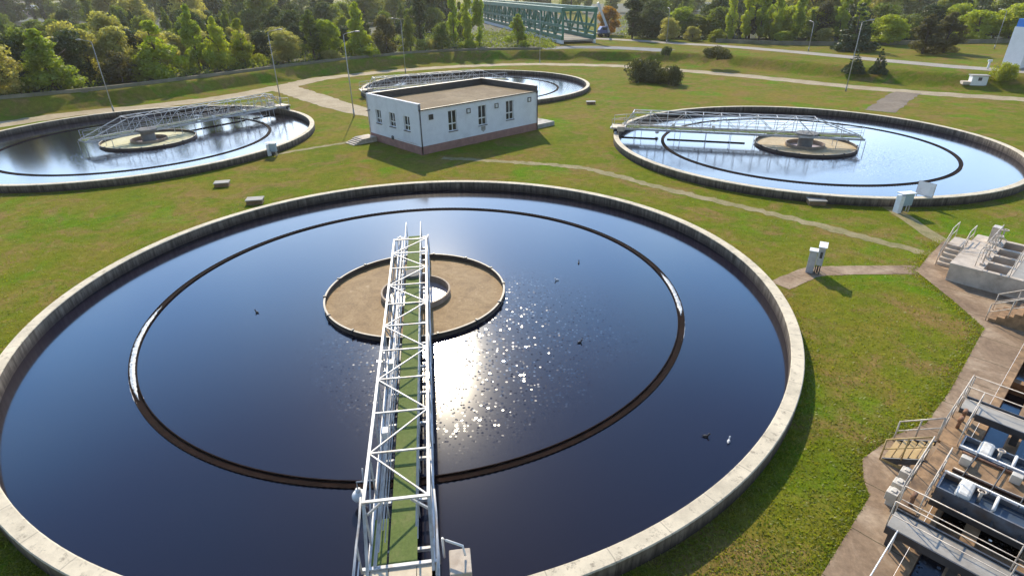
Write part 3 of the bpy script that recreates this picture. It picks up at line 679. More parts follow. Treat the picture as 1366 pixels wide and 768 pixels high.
# ------------------------------------------------------------------ service building
def building():
    P0 = at(563, 207); P1 = at(717, 173); d = P1 - P0; a = math.atan2(d.y, d.x)
    b = thing('service_building', 'white flat roofed service building with red brown plinth between the tanks', 'building', (P0.x, P0.y, 0), a)
    L, Wd, ZG, ZP = 17.3, 10.4, 4.62, 5.18
    fw = [(3.75, 4.9, 1.88, 4.05), (7.95, 9.12, 1.88, 4.04), (12.13, 13.33, 1.88, 4.04)]
    sw = [(1.83, 2.95, 2.2, 3.72), (4.66, 5.84, 2.2, 3.72), (7.56, 8.66, 2.18, 3.66)]
    mb = MB()
    def wall_grid(fn, length, z0, z1, holes, depth_fn):
        us = sorted({0, length, *[h[0] for h in holes], *[h[1] for h in holes]}); zs = sorted({z0, z1, *[h[2] for h in holes], *[h[3] for h in holes]})
        for i in range(len(us) - 1):
            for j in range(len(zs) - 1):
                cu, cz = (us[i] + us[i + 1]) / 2, (zs[j] + zs[j + 1]) / 2
                if any(h[0] < cu < h[1] and h[2] < cz < h[3] for h in holes): continue
                mb.add([fn(us[i], zs[j], 0), fn(us[i + 1], zs[j], 0), fn(us[i + 1], zs[j + 1], 0), fn(us[i], zs[j + 1], 0)], [(0, 1, 2, 3)])
        for h in holes:
            q = [(h[0], h[2]), (h[1], h[2]), (h[1], h[3]), (h[0], h[3])]
            for k in range(4):
                p, r_ = q[k], q[(k + 1) % 4]
                mb.add([fn(*p, 0), fn(*r_, 0), fn(*r_, .22), fn(*p, .22)], [(0, 1, 2, 3)])
    front = lambda u, z, dp: (u, dp, z)
    side = lambda u, z, dp: (dp, u, z)
    wall_grid(front, L, 0.85, ZG - .06, fw, None); wall_grid(side, Wd, 0.85, ZP, sw, None)
    mb.add([(L, 0, .85), (L, Wd, .85), (L, Wd, ZP), (L, 0, ZP)], [(0, 1, 2, 3)]); mb.add([(0, Wd, .85), (L, Wd, .85), (L, Wd, ZP), (0, Wd, ZP)], [(3, 2, 1, 0)])
    # inner faces of the parapets
    mb.add([(.3, .0, ZG - .1), (.3, Wd - .3, 4.2), (.3, Wd - .3, ZP), (.3, 0, ZP)], [(0, 1, 2, 3)])
    mb.build('wall', M['stucco'], b)
    MB().box(-.04, L + .04, -.04, Wd + .04, -.2, .852).build('plinth', M['plinth'], b)
    MB().add([(.3, -.02, ZG), (L - .3, -.02, ZG), (L - .3, Wd - .3, ZG - .12), (.3, Wd - .3, ZG - .12)], [(0, 1, 2, 3)]).build('roof', M['roofing'], b)
    mb = MB(); mb.box(.298, L - .298, Wd - .3, Wd - .002, ZG - .3, ZP - .002); mb.box(L - .3, L - .002, .0, Wd - .3, ZG - .3, ZP - .002); mb.build('parapet', M['flashing'], b)
    mb = MB(); mb.box(-.03, .32, -.03, Wd + .03, ZP, ZP + .05); mb.build('coping', M['stucco'], b)
    mb = MB(); mb.box(.32, L + .03, Wd - .32, Wd + .03, ZP, ZP + .05); mb.box(L - .32, L + .03, -.03, Wd - .32, ZP, ZP + .05); mb.build('flashing', M['flashing'], b)
    mb = MB(); mb.box(-.02, L + .02, -.14, -.005, ZG - .09, ZG + .03); mb.build('gutter', M['flashing'], b)
    for x in (.10, L - .10):
        mb = MB(); mb.tube([(x, -.09, ZG - .05), (x, -.09, .05)], .055, 8); mb.build('downpipe', M['flashing'], b)
    for (u0, u1, z0, z1), s in [(h, 'f') for h in fw] + [(h, 's') for h in sw]:
        fn = front if s == 'f' else side
        fr = MB(); w = u1 - u0; um = (u0 + u1) / 2; zm = z0 + (z1 - z0) * .36
        def bar(a0, a1, c0, c1):
            p0 = fn(a0, c0, .13); p1 = fn(a1, c1, .19)
            fr.box(min(p0[0], p1[0]), max(p0[0], p1[0]), min(p0[1], p1[1]), max(p0[1], p1[1]), c0, c1)
        bar(u0, u0 + .07, z0, z1); bar(u1 - .07, u1, z0, z1); bar(u0 + .07, u1 - .07, z0, z0 + .07); bar(u0 + .07, u1 - .07, z1 - .07, z1)
        bar(um - .05, um + .05, z0 + .07, z1 - .07); bar(u0 + .07, um - .05, zm - .06, zm + .06); bar(um + .05, u1 - .07, zm - .06, zm + .06)
        fo = fr.build('window', M['frame'], b)
        MB().add([fn(u0, z0, .165), fn(u1, z0, .165), fn(u1, z1, .165), fn(u0, z1, .165)], [(0, 1, 2, 3)]).build('pane', M['glass'], fo)
        p0, p1 = fn(u0 - .06, z0, -.10), fn(u1 + .06, z0, .12)
        MB().box(min(p0[0], p1[0]), max(p0[0], p1[0]), min(p0[1], p1[1]), max(p0[1], p1[1]), z0 - .07, z0 - .004).build('sill', M['flashing'], fo)
    for x, z in ((1.5, 3.74), (6.55, 3.7), (10.66, 3.73), (15.9, 3.77)):
        vt = MB(); s = .27
        vt.box(x - s, x + s, -.07, -.002, z + s - .08, z + s); vt.box(x - s, x + s, -.07, -.002, z - s, z - s + .08); vt.box(x - s, x - s + .08, -.07, -.002, z - s + .08, z + s - .08); vt.box(x + s - .08, x + s, -.07, -.002, z - s + .08, z + s - .08)
        v = vt.build('vent', M['flashing'], b)
        MB().box(x - s + .08, x + s - .08, -.03, -.003, z - s + .08, z + s - .08).build('louvre', M['frame'] if x > 3 else M['dark_steel'], v)
    e = MB(); e.prism([(8.3, 0), (8.9, 0), (8.9, 0), (8.3, 0)], 0, 0) if False else None
    em = MB(); em.add([(8.28, -.012, 1.72), (8.92, -.012, 1.72), (8.92, -.012, 1.32), (8.6, -.012, 1.08), (8.28, -.012, 1.32), (8.28, -.002, 1.72), (8.92, -.002, 1.72), (8.92, -.002, 1.32), (8.6, -.002, 1.08), (8.28, -.002, 1.32)],
                      [(0, 4, 3, 2, 1), (0, 1, 6, 5), (1, 2, 7, 6), (2, 3, 8, 7), (3, 4, 9, 8), (4, 0, 5, 9)])
    em.build('shield_emblem', M['concrete_plain'], b)
    v = MB(); v.tube([(-.07, 5.5, .98), (-.003, 5.5, .98)], .24, 20); v.build('round_vent', M['dark_steel'], b)
    MB().tube([(-.06, 5.2, 1.02), (-.06, .6, 1.02)], .02, 6).build('conduit', M['rail'], b)
    mb = MB(); mb.tube([(-.08, Wd - .15, 5.0), (-.08, Wd - .15, .2)], .05, 8); mb.build('downpipe', M['rail'], b)
    mb = MB(); mb.box(-.55, -.02, Wd - .6, Wd - .52, 3.4, 3.48); mb.build('lamp_bracket', M['flashing'], b)
    # entrance landing and steps on the left corner, loading slab on the right
    mb = MB(); mb.box(-1.9, -.05, Wd - 1.4, Wd + .5, -.1, .55)
    for i in range(4): mb.box(-2.2 - .3 * i, -1.9 - .3 * i, Wd - 1.4, Wd + .5, -.1, .44 - .12 * i)
    mb.build('entrance_steps', M['concrete_pale'], b)
    mb = MB(); mb.box(L + .05, L + 3.4, .3, 3.4, -.1, .5); mb.build('loading_slab', M['concrete_plain'], b)
    return b
building()

# ------------------------------------------------------------------ lamp posts
def lamp(px, py, top, z, arm_dir, label, arm=1.5):
    b = at(px, py, z); h = top_h(px, py, top, z)
    t = thing('lamp_post', label, 'lamp post', b, 0, 'tall street lamps')
    MB().tube([(0, 0, -.1), (0, 0, h * .5), (0, 0, h - .15)], .085, 10, .045).build('pole', M['pole'], t)
    MB().tube([(0, 0, -.05), (0, 0, .9)], .12, 10).build('base_sleeve', M['pole'], t)
    ax, ay = math.cos(arm_dir), math.sin(arm_dir)
    MB().tube([(0, 0, h - .2), (ax * .3, ay * .3, h), (ax * arm, ay * arm, h + .2)], .04, 8).build('arm', M['pole'], t)
    hd = MB(); hd.sphere((0, 0, 0), .42, 12, 8, 1, .38, .24); o = hd.build('lamp_head', M['pole'], t); o.location = (ax * (arm + .3), ay * (arm + .3), h + .2); o.rotation_euler = (0, 0, arm_dir)
lamp(152, 150, 55, 0, R(178), 'tall grey lamp post behind the tank at the left edge')
lamp(375, 138, 42, 0, R(10), 'tall grey lamp post at the road junction beside the left tank')
lamp(472.5, 155, 45, 0, R(10), 'tall lamp post on the grass left of the white building')
lamp(541, 97, 26, 0, R(170), 'lamp post on the gravel road behind the far tank')
lamp(720, 84, 17, 0, R(100), 'lamp post on the gravel road in front of the green bridge')
lamp(1128, 122, 29, 0, R(15), 'tall pale lamp post beside the two small conifers')
lamp(1078, 69, 30, PLAT, R(90), 'lamp post by the public road near the poplar row')
lamp(889, 58, 12, PLAT, R(90), 'lamp post by the public road near the round pale bushes')
lamp(1326, 66, 14, PLAT, R(100), 'lamp post leaning up beside the white tower')

# ------------------------------------------------------------------ cabinets, sign, hatches
def cabinet_main():
    b = at(1083, 363); t = thing('control_cabinet', 'grey two part electrical cabinet on the brown slab path', 'electrical cabinet', b, R(-30))
    MB().box(-.36, .06, -.22, .22, 0, 1.42).build('meter_box', M['galv'], t, .015); MB().box(-.40, .10, -.26, .26, 1.42, 1.47).build('box_lid', M['white_paint'], t)
    mb = MB(); mb.box(.08, .44, -.30, .52, .62, 1.78); mb.build('switch_box', M['galv'], t, .015)
    mb = MB(); mb.box(.04, .50, -.36, .58, 1.78, 1.83); mb.build('rain_hood', M['white_paint'], t)
    mb = MB(); mb.box(.10, .16, -.24, -.18, 0, .62); mb.box(.34, .40, -.24, -.18, 0, .62); mb.box(.10, .16, .40, .46, 0, .62); mb.box(.34, .40, .40, .46, 0, .62); mb.tube([(.25, .1, 0), (.25, .1, .62)], .05, 8); mb.build('stand_leg', M['dark_steel'], t)
    MB().box(.20, .34, -.315, -.302, 1.1, 1.5).build('door_plate', M['dark_steel'], t)
cabinet_main()
def hooded(px, py, rz, label, s=1.0):
    b = at(px, py); t = thing('hooded_control_box', label, 'electrical cabinet', b, rz, 'hooded electrical boxes by the tanks')
    MB().box(-.5 * s, -.18 * s, -.25 * s, .25 * s, 0, 1.35 * s).build('pedestal', M['white_paint'], t, .015)
    MB().box(-.14 * s, .62 * s, -.2 * s, .2 * s, .55 * s, 1.5 * s).build('box_body', M['cab_blue'], t, .015)
    mb = MB(); mb.box(-.55 * s, .68 * s, -.32 * s, .30 * s, 1.5 * s, 1.56 * s); mb.build('rain_hood', M['white_paint'], t)
    mb = MB(); mb.box(.50 * s, .56 * s, -.15 * s, -.09 * s, 0, .55 * s); mb.box(.50 * s, .56 * s, .09 * s, .15 * s, 0, .55 * s); mb.build('stand_leg', M['rail'], t)
    mb = MB(); mb.tube([(-.02 * s, -.05, 0), (-.02 * s, -.05, .55 * s)], .06, 8); mb.tube([(.14 * s, .05, 0), (.14 * s, .05, .55 * s)], .05, 8); mb.build('cable_riser', M['dark_steel'], t)
hooded(1201, 283, R(10), 'pale blue hooded control box in front of the right hand tank')
hooded(364, 208, R(-10), 'pale blue hooded control box beside the left hand tank', .9)
b = at(1229, 272); t = thing('notice_board', 'blank white notice board on two posts beside the right hand tank', 'sign', b, R(-62))
for y in (-.55, .55): MB().tube([(y, 0, 0), (y, 0, 1.75)], .03, 8).build('post', M['rail'], t)
MB().box(-.62, .62, -.055, -.025, .72, 1.72).build('panel', M['white_paint'], t, .006)
MB().box(-.66, .66, -.03, -.022, .68, 1.76).build('panel_rim', M['rail'], t)
for px, py, rz, s, lb in ((341, 271, 10, 1.0, 'concrete hatch box close to the rim of the foreground tank'), (297, 248, 14, .95, 'concrete hatch box on the lawn nearer the left tank'), (1088, 272, -8, 1.0, 'concrete hatch box in front of the right hand tank'), (788, 139, 0, 1.0, 'small dark hatch box right of the far tank')):
    b = at(px, py); t = thing('hatch_box', lb, 'hatch', b, R(rz))
    MB().box(-.62 * s, .62 * s, -.45 * s, .45 * s, -.05, .34 * s).build('box_body', M['concrete_brown'], t, .02)
    MB().box(-.68 * s, .68 * s, -.51 * s, .51 * s, .34 * s, .42 * s).build('lid', M['concrete_plain'], t, .015)

# ------------------------------------------------------------------ inlet block at the upper right
def uvbox(mb, u0, u1, v0, v1, z0, z1): return mb.box(u0, u1, -v1, -v0, z0, z1)   # local frame: x = u, y = -v
def rail_line(pts, z0, h, n_mid=1, step=1.5, r=.019):
    mb = MB()
    for a, b in zip(pts[:-1], pts[1:]):
        a, b = Vector(a), Vector(b); k = max(1, round((b - a).length / step))
        for q in range(k + 1):
            p = a.lerp(b, q / k); mb.tube([p, p + Vector((0, 0, h))], r, 6)
        for j in range(1, n_mid + 2):
            zz = h * j / (n_mid + 1); mb.tube([a + Vector((0, 0, zz)), b + Vector((0, 0, zz))], r if j == n_mid + 1 else r * .8, 6)
    return mb
U3 = lambda u, v, z=0: Vector((u, -v, z))
def block():
    t = thing('inlet_channel_block', 'pale concrete inlet channel block with four open slots and handwheel valves', 'concrete structure', (E0.x, E0.y, 0), UA)
    Z = 1.12; mb = MB()
    uvbox(mb, 23.5, 29.7, -4.55, -4.25, -.1, Z - .16); uvbox(mb, 23.5, 29.7, -3.3, -3.08, -.1, Z - .16)
    uvbox(mb, 23.5, 23.8, -4.25, -3.3, -.1, Z - .16); uvbox(mb, 29.4, 29.7, -4.25, -3.3, -.1, Z - .16)
    uvbox(mb, 23.5, 23.78, -3.08, 1.5, -.1, Z + .0); uvbox(mb, 29.42, 29.7, -3.08, 1.5, -.1, Z)
    uvbox(mb, 23.78, 29.42, -2.02, -1.8, -.1, Z - .002)
    for i in range(1, 4): u = 23.78 + 5.64 * i / 4; uvbox(mb, u - .13, u + .13, -3.08, -2.02, -.1, Z - .004)
    mb.build('channel_wall', M['concrete_pale'], t)
    for k in range(3):
        m2 = MB(); uvbox(m2, 23.45 + 2.1 * k, 23.45 + 2.1 * (k + 1) - .02, -4.6, -3.08, Z - .155, Z); m2.build('deck_slab', M['concrete_pale'], t, .01)
    m2 = MB(); uvbox(m2, 23.78, 29.42, -3.08, -2.02, -.06, .18); m2.build('slot_floor', M['dark_steel'], t)
    m2 = MB(); uvbox(m2, 23.78, 29.42, -1.8, -.9, Z - .1, Z - .02); m2.build('walkway', M['concrete_plain'], t)
    for i in range(4):
        u = 24.45 + 1.41 * i
        s = MB(); s.tube([U3(u, -3.28, Z), U3(u, -3.28, Z + .95)], .04, 8); s.box(u - .16, u + .16, 3.18, 3.38, Z, Z + .12); s.bar((u, 3.28, Z + .5), (u, 3.0, Z + .3), .05)
        so = s.build('valve_stem', M['rail'], t)
        w = MB(); w.lathe([(.20, Z + .93), (.23, Z + .96), (.20, Z + .99), (.17, Z + .96)], 18, True, smooth=True, c=(u, 3.28))
        for q in range(3): a = q * math.pi * 2 / 3; w.bar((u, 3.28, Z + .96), (u + .2 * math.cos(a), 3.28 + .2 * math.sin(a), Z + .96), .03)
        w.build('handwheel', M['rail'], so)
    rail_line([U3(23.9, -3.5, Z), U3(29.5, -3.5, Z)], 0, 1.0, 1, 1.4).build('handrail', M['rail'], t)
    rail_line([U3(23.6, -1.85, Z), U3(29.6, -1.85, Z)], 0, 1.0, 1, 1.4).build('handrail', M['rail'], t)
    m2 = MB(); uvbox(m2, 28.6, 29.2, -3.9, -3.45, Z, Z + 1.0); m2.build('switch_box', M['rail'], t, .02)
    st = MB()
    for i in range(5): uvbox(st, 25.6 + .32 * i, 25.6 + .32 * (i + 1) - .002, -5.55, -4.62, -.05, .2 + .2 * i)
    uvbox(st, 27.2, 28.6, -5.55, -4.62, .84, 1.0)
    st.build('stair', M['concrete_pale'], t)
    for v in (-5.55, -4.66):
        r_ = MB(); pts = [(25.4, v, .9), (27.2, v, 2.0), (28.6, v, 2.0)]
        r_.tube([U3(*p) for p in pts], .028, 6); r_.tube([U3(25.4, v, .5), U3(27.2, v, 1.5), U3(28.6, v, 1.5)], .02, 6)
        for u, zz, z0 in ((25.4, .9, 0), (26.3, 1.45, .5), (27.2, 2.0, .95), (28.6, 2.0, .95)): r_.tube([U3(u, v, z0), U3(u, v, zz)], .025, 6)
        r_.build('stair_rail', M['rail'], t)
block()

# ------------------------------------------------------------------ aeration basin with its gangways
def basin():
    t = thing('aeration_basin', 'sunken concrete basin of dark water along the right edge', 'basin', (E0.x, E0.y, 0), UA)
    mb = MB(); uvbox(mb, -14, 19.48, 0.03, .33, -3, .05); uvbox(mb, 19.2, 19.5, .33, 13.9, -3, .05); mb.build('basin_wall', M['concrete_brown'], t)
    m2 = MB(); uvbox(m2, -14, 19.2, .98, 1.36, -3, .12); m2.build('divider_wall', M['concrete_brown'], t)
    m2 = MB(); uvbox(m2, -14, 19.2, 2.42, 2.86, -3, .12); m2.build('divider_wall', M['concrete_brown'], t)
    m2 = MB()
    for u in (3.0, 8.4, 14.5): uvbox(m2, u, u + .35, .33, .98, -3, -.15); uvbox(m2, u, u + .35, 1.36, 2.42, -3, -.15); uvbox(m2, u, u + .35, 2.86, 9, -3, -.15)
    m2.build('cross_wall', M['concrete_brown'], t)
    w = MB()
    o = MB().add([(-14, -.33, -.75), (19.2, -.33, -.75), (19.2, -13.9, -.75), (-14, -13.9, -.75)], [(3, 2, 1, 0)]).build('water', M['water']); structure(o); o.location = (E0.x, E0.y, 0); o.rotation_euler = (0, 0, UA)
    return t
basin()
def gangway(u0, u1, z, label, v0=-.66, v1=8.0, leg=True):
    t = thing('gangway', label, 'walkway', (E0.x, E0.y, 0), UA)
    m2 = MB(); uvbox(m2, u0, u1, v0, v1, z - .14, z); m2.build('deck', M['concrete_plain'], t, .01)
    m2 = MB(); uvbox(m2, u0 - .06, u0 - .005, v0, v1, z - .2, z + .08); uvbox(m2, u1 + .005, u1 + .06, v0, v1, z - .2, z + .08); m2.build('edge_beam', M['dark_steel'], t)
    for u in (u0 + .02, u1 - .02):
        rail_line([U3(u, v0, z), U3(u, v1, z)], 0, 1.05, 1, 2.6).build('handrail', M['rail'], t)
    for q in ((u0 + .15, u0 + .35, 1.05, 1.28, .12), (u0 + .15, u0 + .35, v0 + .1, v0 + .3, 0), (u1 - .35, u1 - .15, v0 + .1, v0 + .3, 0)):
        m2 = MB(); uvbox(m2, *q, z - .14); m2.build('support_leg', M['dark_steel'], t)
gangway(8.95, 9.95, .85, 'upper grey gangway with rails crossing the basin')
gangway(.85, 1.75, .85, 'lower grey gangway with rails crossing the basin')
def landing():
    t = thing('gate_platform', 'brown service platform with yellow steps and gate troughs over the basin', 'platform', (E0.x, E0.y, 0), UA)
    z = .85
    m2 = MB(); uvbox(m2, 4.75, 6.35, -.62, 8, z - .14, z); m2.build('deck', M['concrete_brown'], t, .01)
    m2 = MB(); uvbox(m2, 2.0, 4.74, -.72, -.12, z - .10, z); uvbox(m2, 6.36, 8.7, -.72, -.12, z - .10, z); m2.build('side_ledge', M['concrete_brown'], t)
    rail_line([U3(1.95, -.72, z), U3(4.9, -.72, z)], 0, 1.05, 1, 1.0).build('handrail', M['rail'], t)
    rail_line([U3(6.4, -.72, z), U3(10.0, -.72, z)], 0, 1.05, 1, .9).build('handrail', M['rail'], t)
    rail_line([U3(1.95, -.16, z), U3(4.7, -.16, z)], 0, 1.05, 1, 1.0).build('handrail', M['rail'], t)
    rail_line([U3(6.5, -.16, z), U3(8.9, -.16, z)], 0, 1.05, 1, 1.0).build('handrail', M['rail'], t)
    # yellow steps up from the apron
    st = MB()
    for i in range(5): uvbox(st, 4.95, 6.25, -1.86 + .23 * i, -1.68 + .23 * i, .13 + .145 * i, .165 + .145 * i)
    uvbox(st, 4.87, 4.93, -1.9, -.72, .0, .12)
    st.build('stair_tread', M['yellow'], t)
    sd_ = MB()
    for u in (4.88, 6.27):
        sd_.add([(u, 1.9, 0), (u, 1.62, 0), (u, .72, .62), (u, .72, .84), (u, 1.9, .12), (u + .05, 1.9, 0), (u + .05, 1.62, 0), (u + .05, .72, .62), (u + .05, .72, .84), (u + .05, 1.9, .12)],
                [(0, 1, 2, 3, 4), (9, 8, 7, 6, 5), (0, 5, 6, 1), (1, 6, 7, 2), (2, 7, 8, 3), (3, 8, 9, 4), (4, 9, 5, 0)])
    sd_.build('stair_side', M['dark_steel'], t)
    for u, mt in ((4.9, 'yellow'), (6.32, 'rail')):
        r_ = MB(); r_.tube([U3(u, -1.95, .95), U3(u, -.75, 1.85)], .03, 8); r_.tube([U3(u, -1.95, .5), U3(u, -.75, 1.4)], .022, 6)
        for v, z0, z1 in ((-1.95, 0, .95), (-1.35, .4, 1.4), (-.75, .85, 1.85)): r_.tube([U3(u, v, z0), U3(u, v, z1)], .028, 8)
        r_.build('stair_rail', M[mt], t)
    for (u0, u1) in ((6.42, 7.35), (3.75, 4.72)):
        g_ = MB(); uvbox(g_, u0, u0 + .06, -.1, 8, .35, z + .03); uvbox(g_, u1 - .06, u1, -.1, 8, .35, z + .03); uvbox(g_, u0 + .06, u1 - .06, -.1, -.04, .35, z + .03); uvbox(g_, u0 + .06, u1 - .06, -.04, 8, .35, .66)
        for v in (.75, 1.35, 2.4, 3.6): uvbox(g_, u0 + .06, u1 - .06, v, v + .05, .66, z)
        g_.build('gate_trough', M['blue_steel'], t); q_ = MB(); uvbox(q_, u0 + .062, u1 - .062, -.038, 8, .662, .70); q_.build('trough_water', M['trough_water'], t)
        p_ = MB(); p_.tube([U3(u0 + (.02 if u0 > 5 else .9), -.1, z + .12), U3(u0 + (.02 if u0 > 5 else .9), 8, z + .12)], .035, 8); p_.tube([U3(u0 + .1, 1.4, z + .08), U3(u1 - .1, 1.4, z + .08)], .05, 8); p_.build('water_pipe', M['white_paint'], t)
        d_ = MB(); uvbox(d_, u0 + .04, u1 - .02, .38, .80, z - .1, z + .17); d_.build('air_duct', M['white_plastic'], t, .11)
        v_ = MB(); v_.tube([U3(u0 + .5, .98, z - .3), U3(u0 + .5, .98, z + .25)], .05, 8); v_.lathe([(.1, z + .24), (.13, z + .27), (.1, z + .3), (.08, z + .27)], 14, True, c=(u0 + .5, -.98), smooth=True); v_.build('valve', M['rail'], t)
        b_ = MB(); uvbox(b_, u0 - .28, u0 - .22, -.1, 8, .3, .5)
        for v in (.2, .8, 1.5, 2.2, 3): b_.bar(U3(u0 - .25, v, .4), U3(u0 + .03, v, .6), .06)
        b_.build('trough_bracket', M['dark_steel'], t)
    # pipe runs, cable conduits and small boxes that clutter the platform
    for u, r_, zz, mt in ((4.95, .045, .06, 'rust'), (5.12, .03, .04, 'rail'), (6.2, .05, .06, 'rust_pipe')):
        MB().tube([U3(u, .05, z + zz), U3(u, 1.1, z + zz), U3(u + .05, 2.0, z + zz), U3(u + .05, 8, z + zz)], r_, 8).build('pipe_run', M[mt], t)
    for v in (.35, 1.15, 1.9, 2.8):
        MB().tube([U3(4.5, v, z + .10), U3(6.6, v + .12, z + .10)], .022, 6).build('cable_conduit', M['dark_steel'], t)
    for u, v in ((5.5, .1), (5.75, 1.45), (5.35, 2.3)):
        q_ = MB(); uvbox(q_, u, u + .24, v, v + .3, z, z + .32); q_.build('junction_box', M['motor_beige'], t, .02)
    for u in (2.3, 7.6, 8.2):
        q_ = MB(); q_.tube([U3(u, -.42, z), U3(u, -.42, z + .42)], .06, 10); q_.tube([U3(u - .16, -.42, z + .42), U3(u + .16, -.42, z + .42)], .07, 10); q_.build('gate_actuator', M['rust_pipe'], t)
    for v, c_ in ((-.72, 0),):
        for u in (2.75, 3.35, 4.1):
            mo = MB(); uvbox(mo, u - .03, u + .33, -1.18, -.84, .24, .58); mo.tube([U3(u, -1.0, .42), U3(u + .36, -1.0, .42)], .17, 16); mo.box(u + .02, u + .32, .88, 1.12, 0, .28); mo.box(u + .08, u + .26, .92, 1.08, .5, .62); mo.tube([U3(u + .34, -1.0, .40), U3(u + .48, -1.0, .40)], .05, 10); mo.build('gate_motor', M['motor_beige'], t, .015)
landing()
# low railing along the basin edge towards the viewer, and the steps at the right edge
r0 = tag(rail_line([uv(-8, -.35, .02), uv(-4, -.35, .02), uv(.75, -.35, .02)], 0, 1.0, 0, 2.4).build('edge_railing', M['white_paint']), 'single white pipe railing along the basin edge below the lower gangway', 'railing')
def side_steps():
    t = thing('access_steps', 'concrete access steps with pale rails at the right edge', 'stairs', (E0.x, E0.y, 0), UA)
    s = MB()
    for i in range(5): uvbox(s, 19.6, 21.2, -1.7 + .3 * i, -1.4 + .3 * i - .002, -.05, .2 + .2 * i)
    uvbox(s, 19.6, 21.2, -.2, 4, -.05, 1.0); s.build('steps', M['concrete_brown'], t)
    for u in (19.62, 21.18):
        r_ = MB(); r_.tube([U3(u, -1.8, .95), U3(u, -.2, 2.0), U3(u, 3, 2.0)], .03, 8); r_.tube([U3(u, -1.8, .5), U3(u, -.2, 1.5), U3(u, 3, 1.5)], .022, 6)
        for v, z0, z1 in ((-1.8, 0, .95), (-1.0, .5, 1.48), (-.2, 1, 2.0), (1.4, 1, 2)): r_.tube([U3(u, v, z0), U3(u, v, z1)], .026, 8)
        r_.build('stair_rail', M['rail'], t)
side_steps()

# ------------------------------------------------------------------ walls along the embankment and the road
def wall_line(name, pts, h, th, mat, label, cat='wall'):
    mb = MB(); n = len(pts); vs = []; fs = []
    for i, p in enumerate(pts):
        d = (pts[min(i + 1, n - 1)] - pts[max(i - 1, 0)]).normalized(); nr = Vector((-d.y, d.x, 0)) * (th / 2); z = gz(p.x, p.y)
        for q, zz in ((p - nr, z - .3), (p - nr, z + h), (p + nr, z + h), (p + nr, z - .3)): vs.append((q.x, q.y, zz))
    for i in range(n - 1):
        for k in range(4): fs.append((i * 4 + k, (i + 1) * 4 + k, (i + 1) * 4 + (k + 1) % 4, i * 4 + (k + 1) % 4))
    fs.append((0, 1, 2, 3)); fs.append(tuple((n - 1) * 4 + k for k in (3, 2, 1, 0)))
    mb.add(vs, fs); return tag(mb.build(name, mat), label, cat)
cl = [p for p in dense(offset_line(1.55), 6) if p.x > -130]
left_cl = [p for p in cl if p.x < 9.5]
wall_line('flood_wall', left_cl, .5, .45, M['kerbwall'], 'long low grey flood wall on the bank below the left trees')
wall_line('road_wall', [at(*p, PLAT) for p in [(955, 57), (1040, 60.5), (1120, 61.5), (1240, 59.5), (1366, 57), (1450, 55)]], .95, .3, M['kerbwall'], 'low grey boundary wall behind the public road at the right')

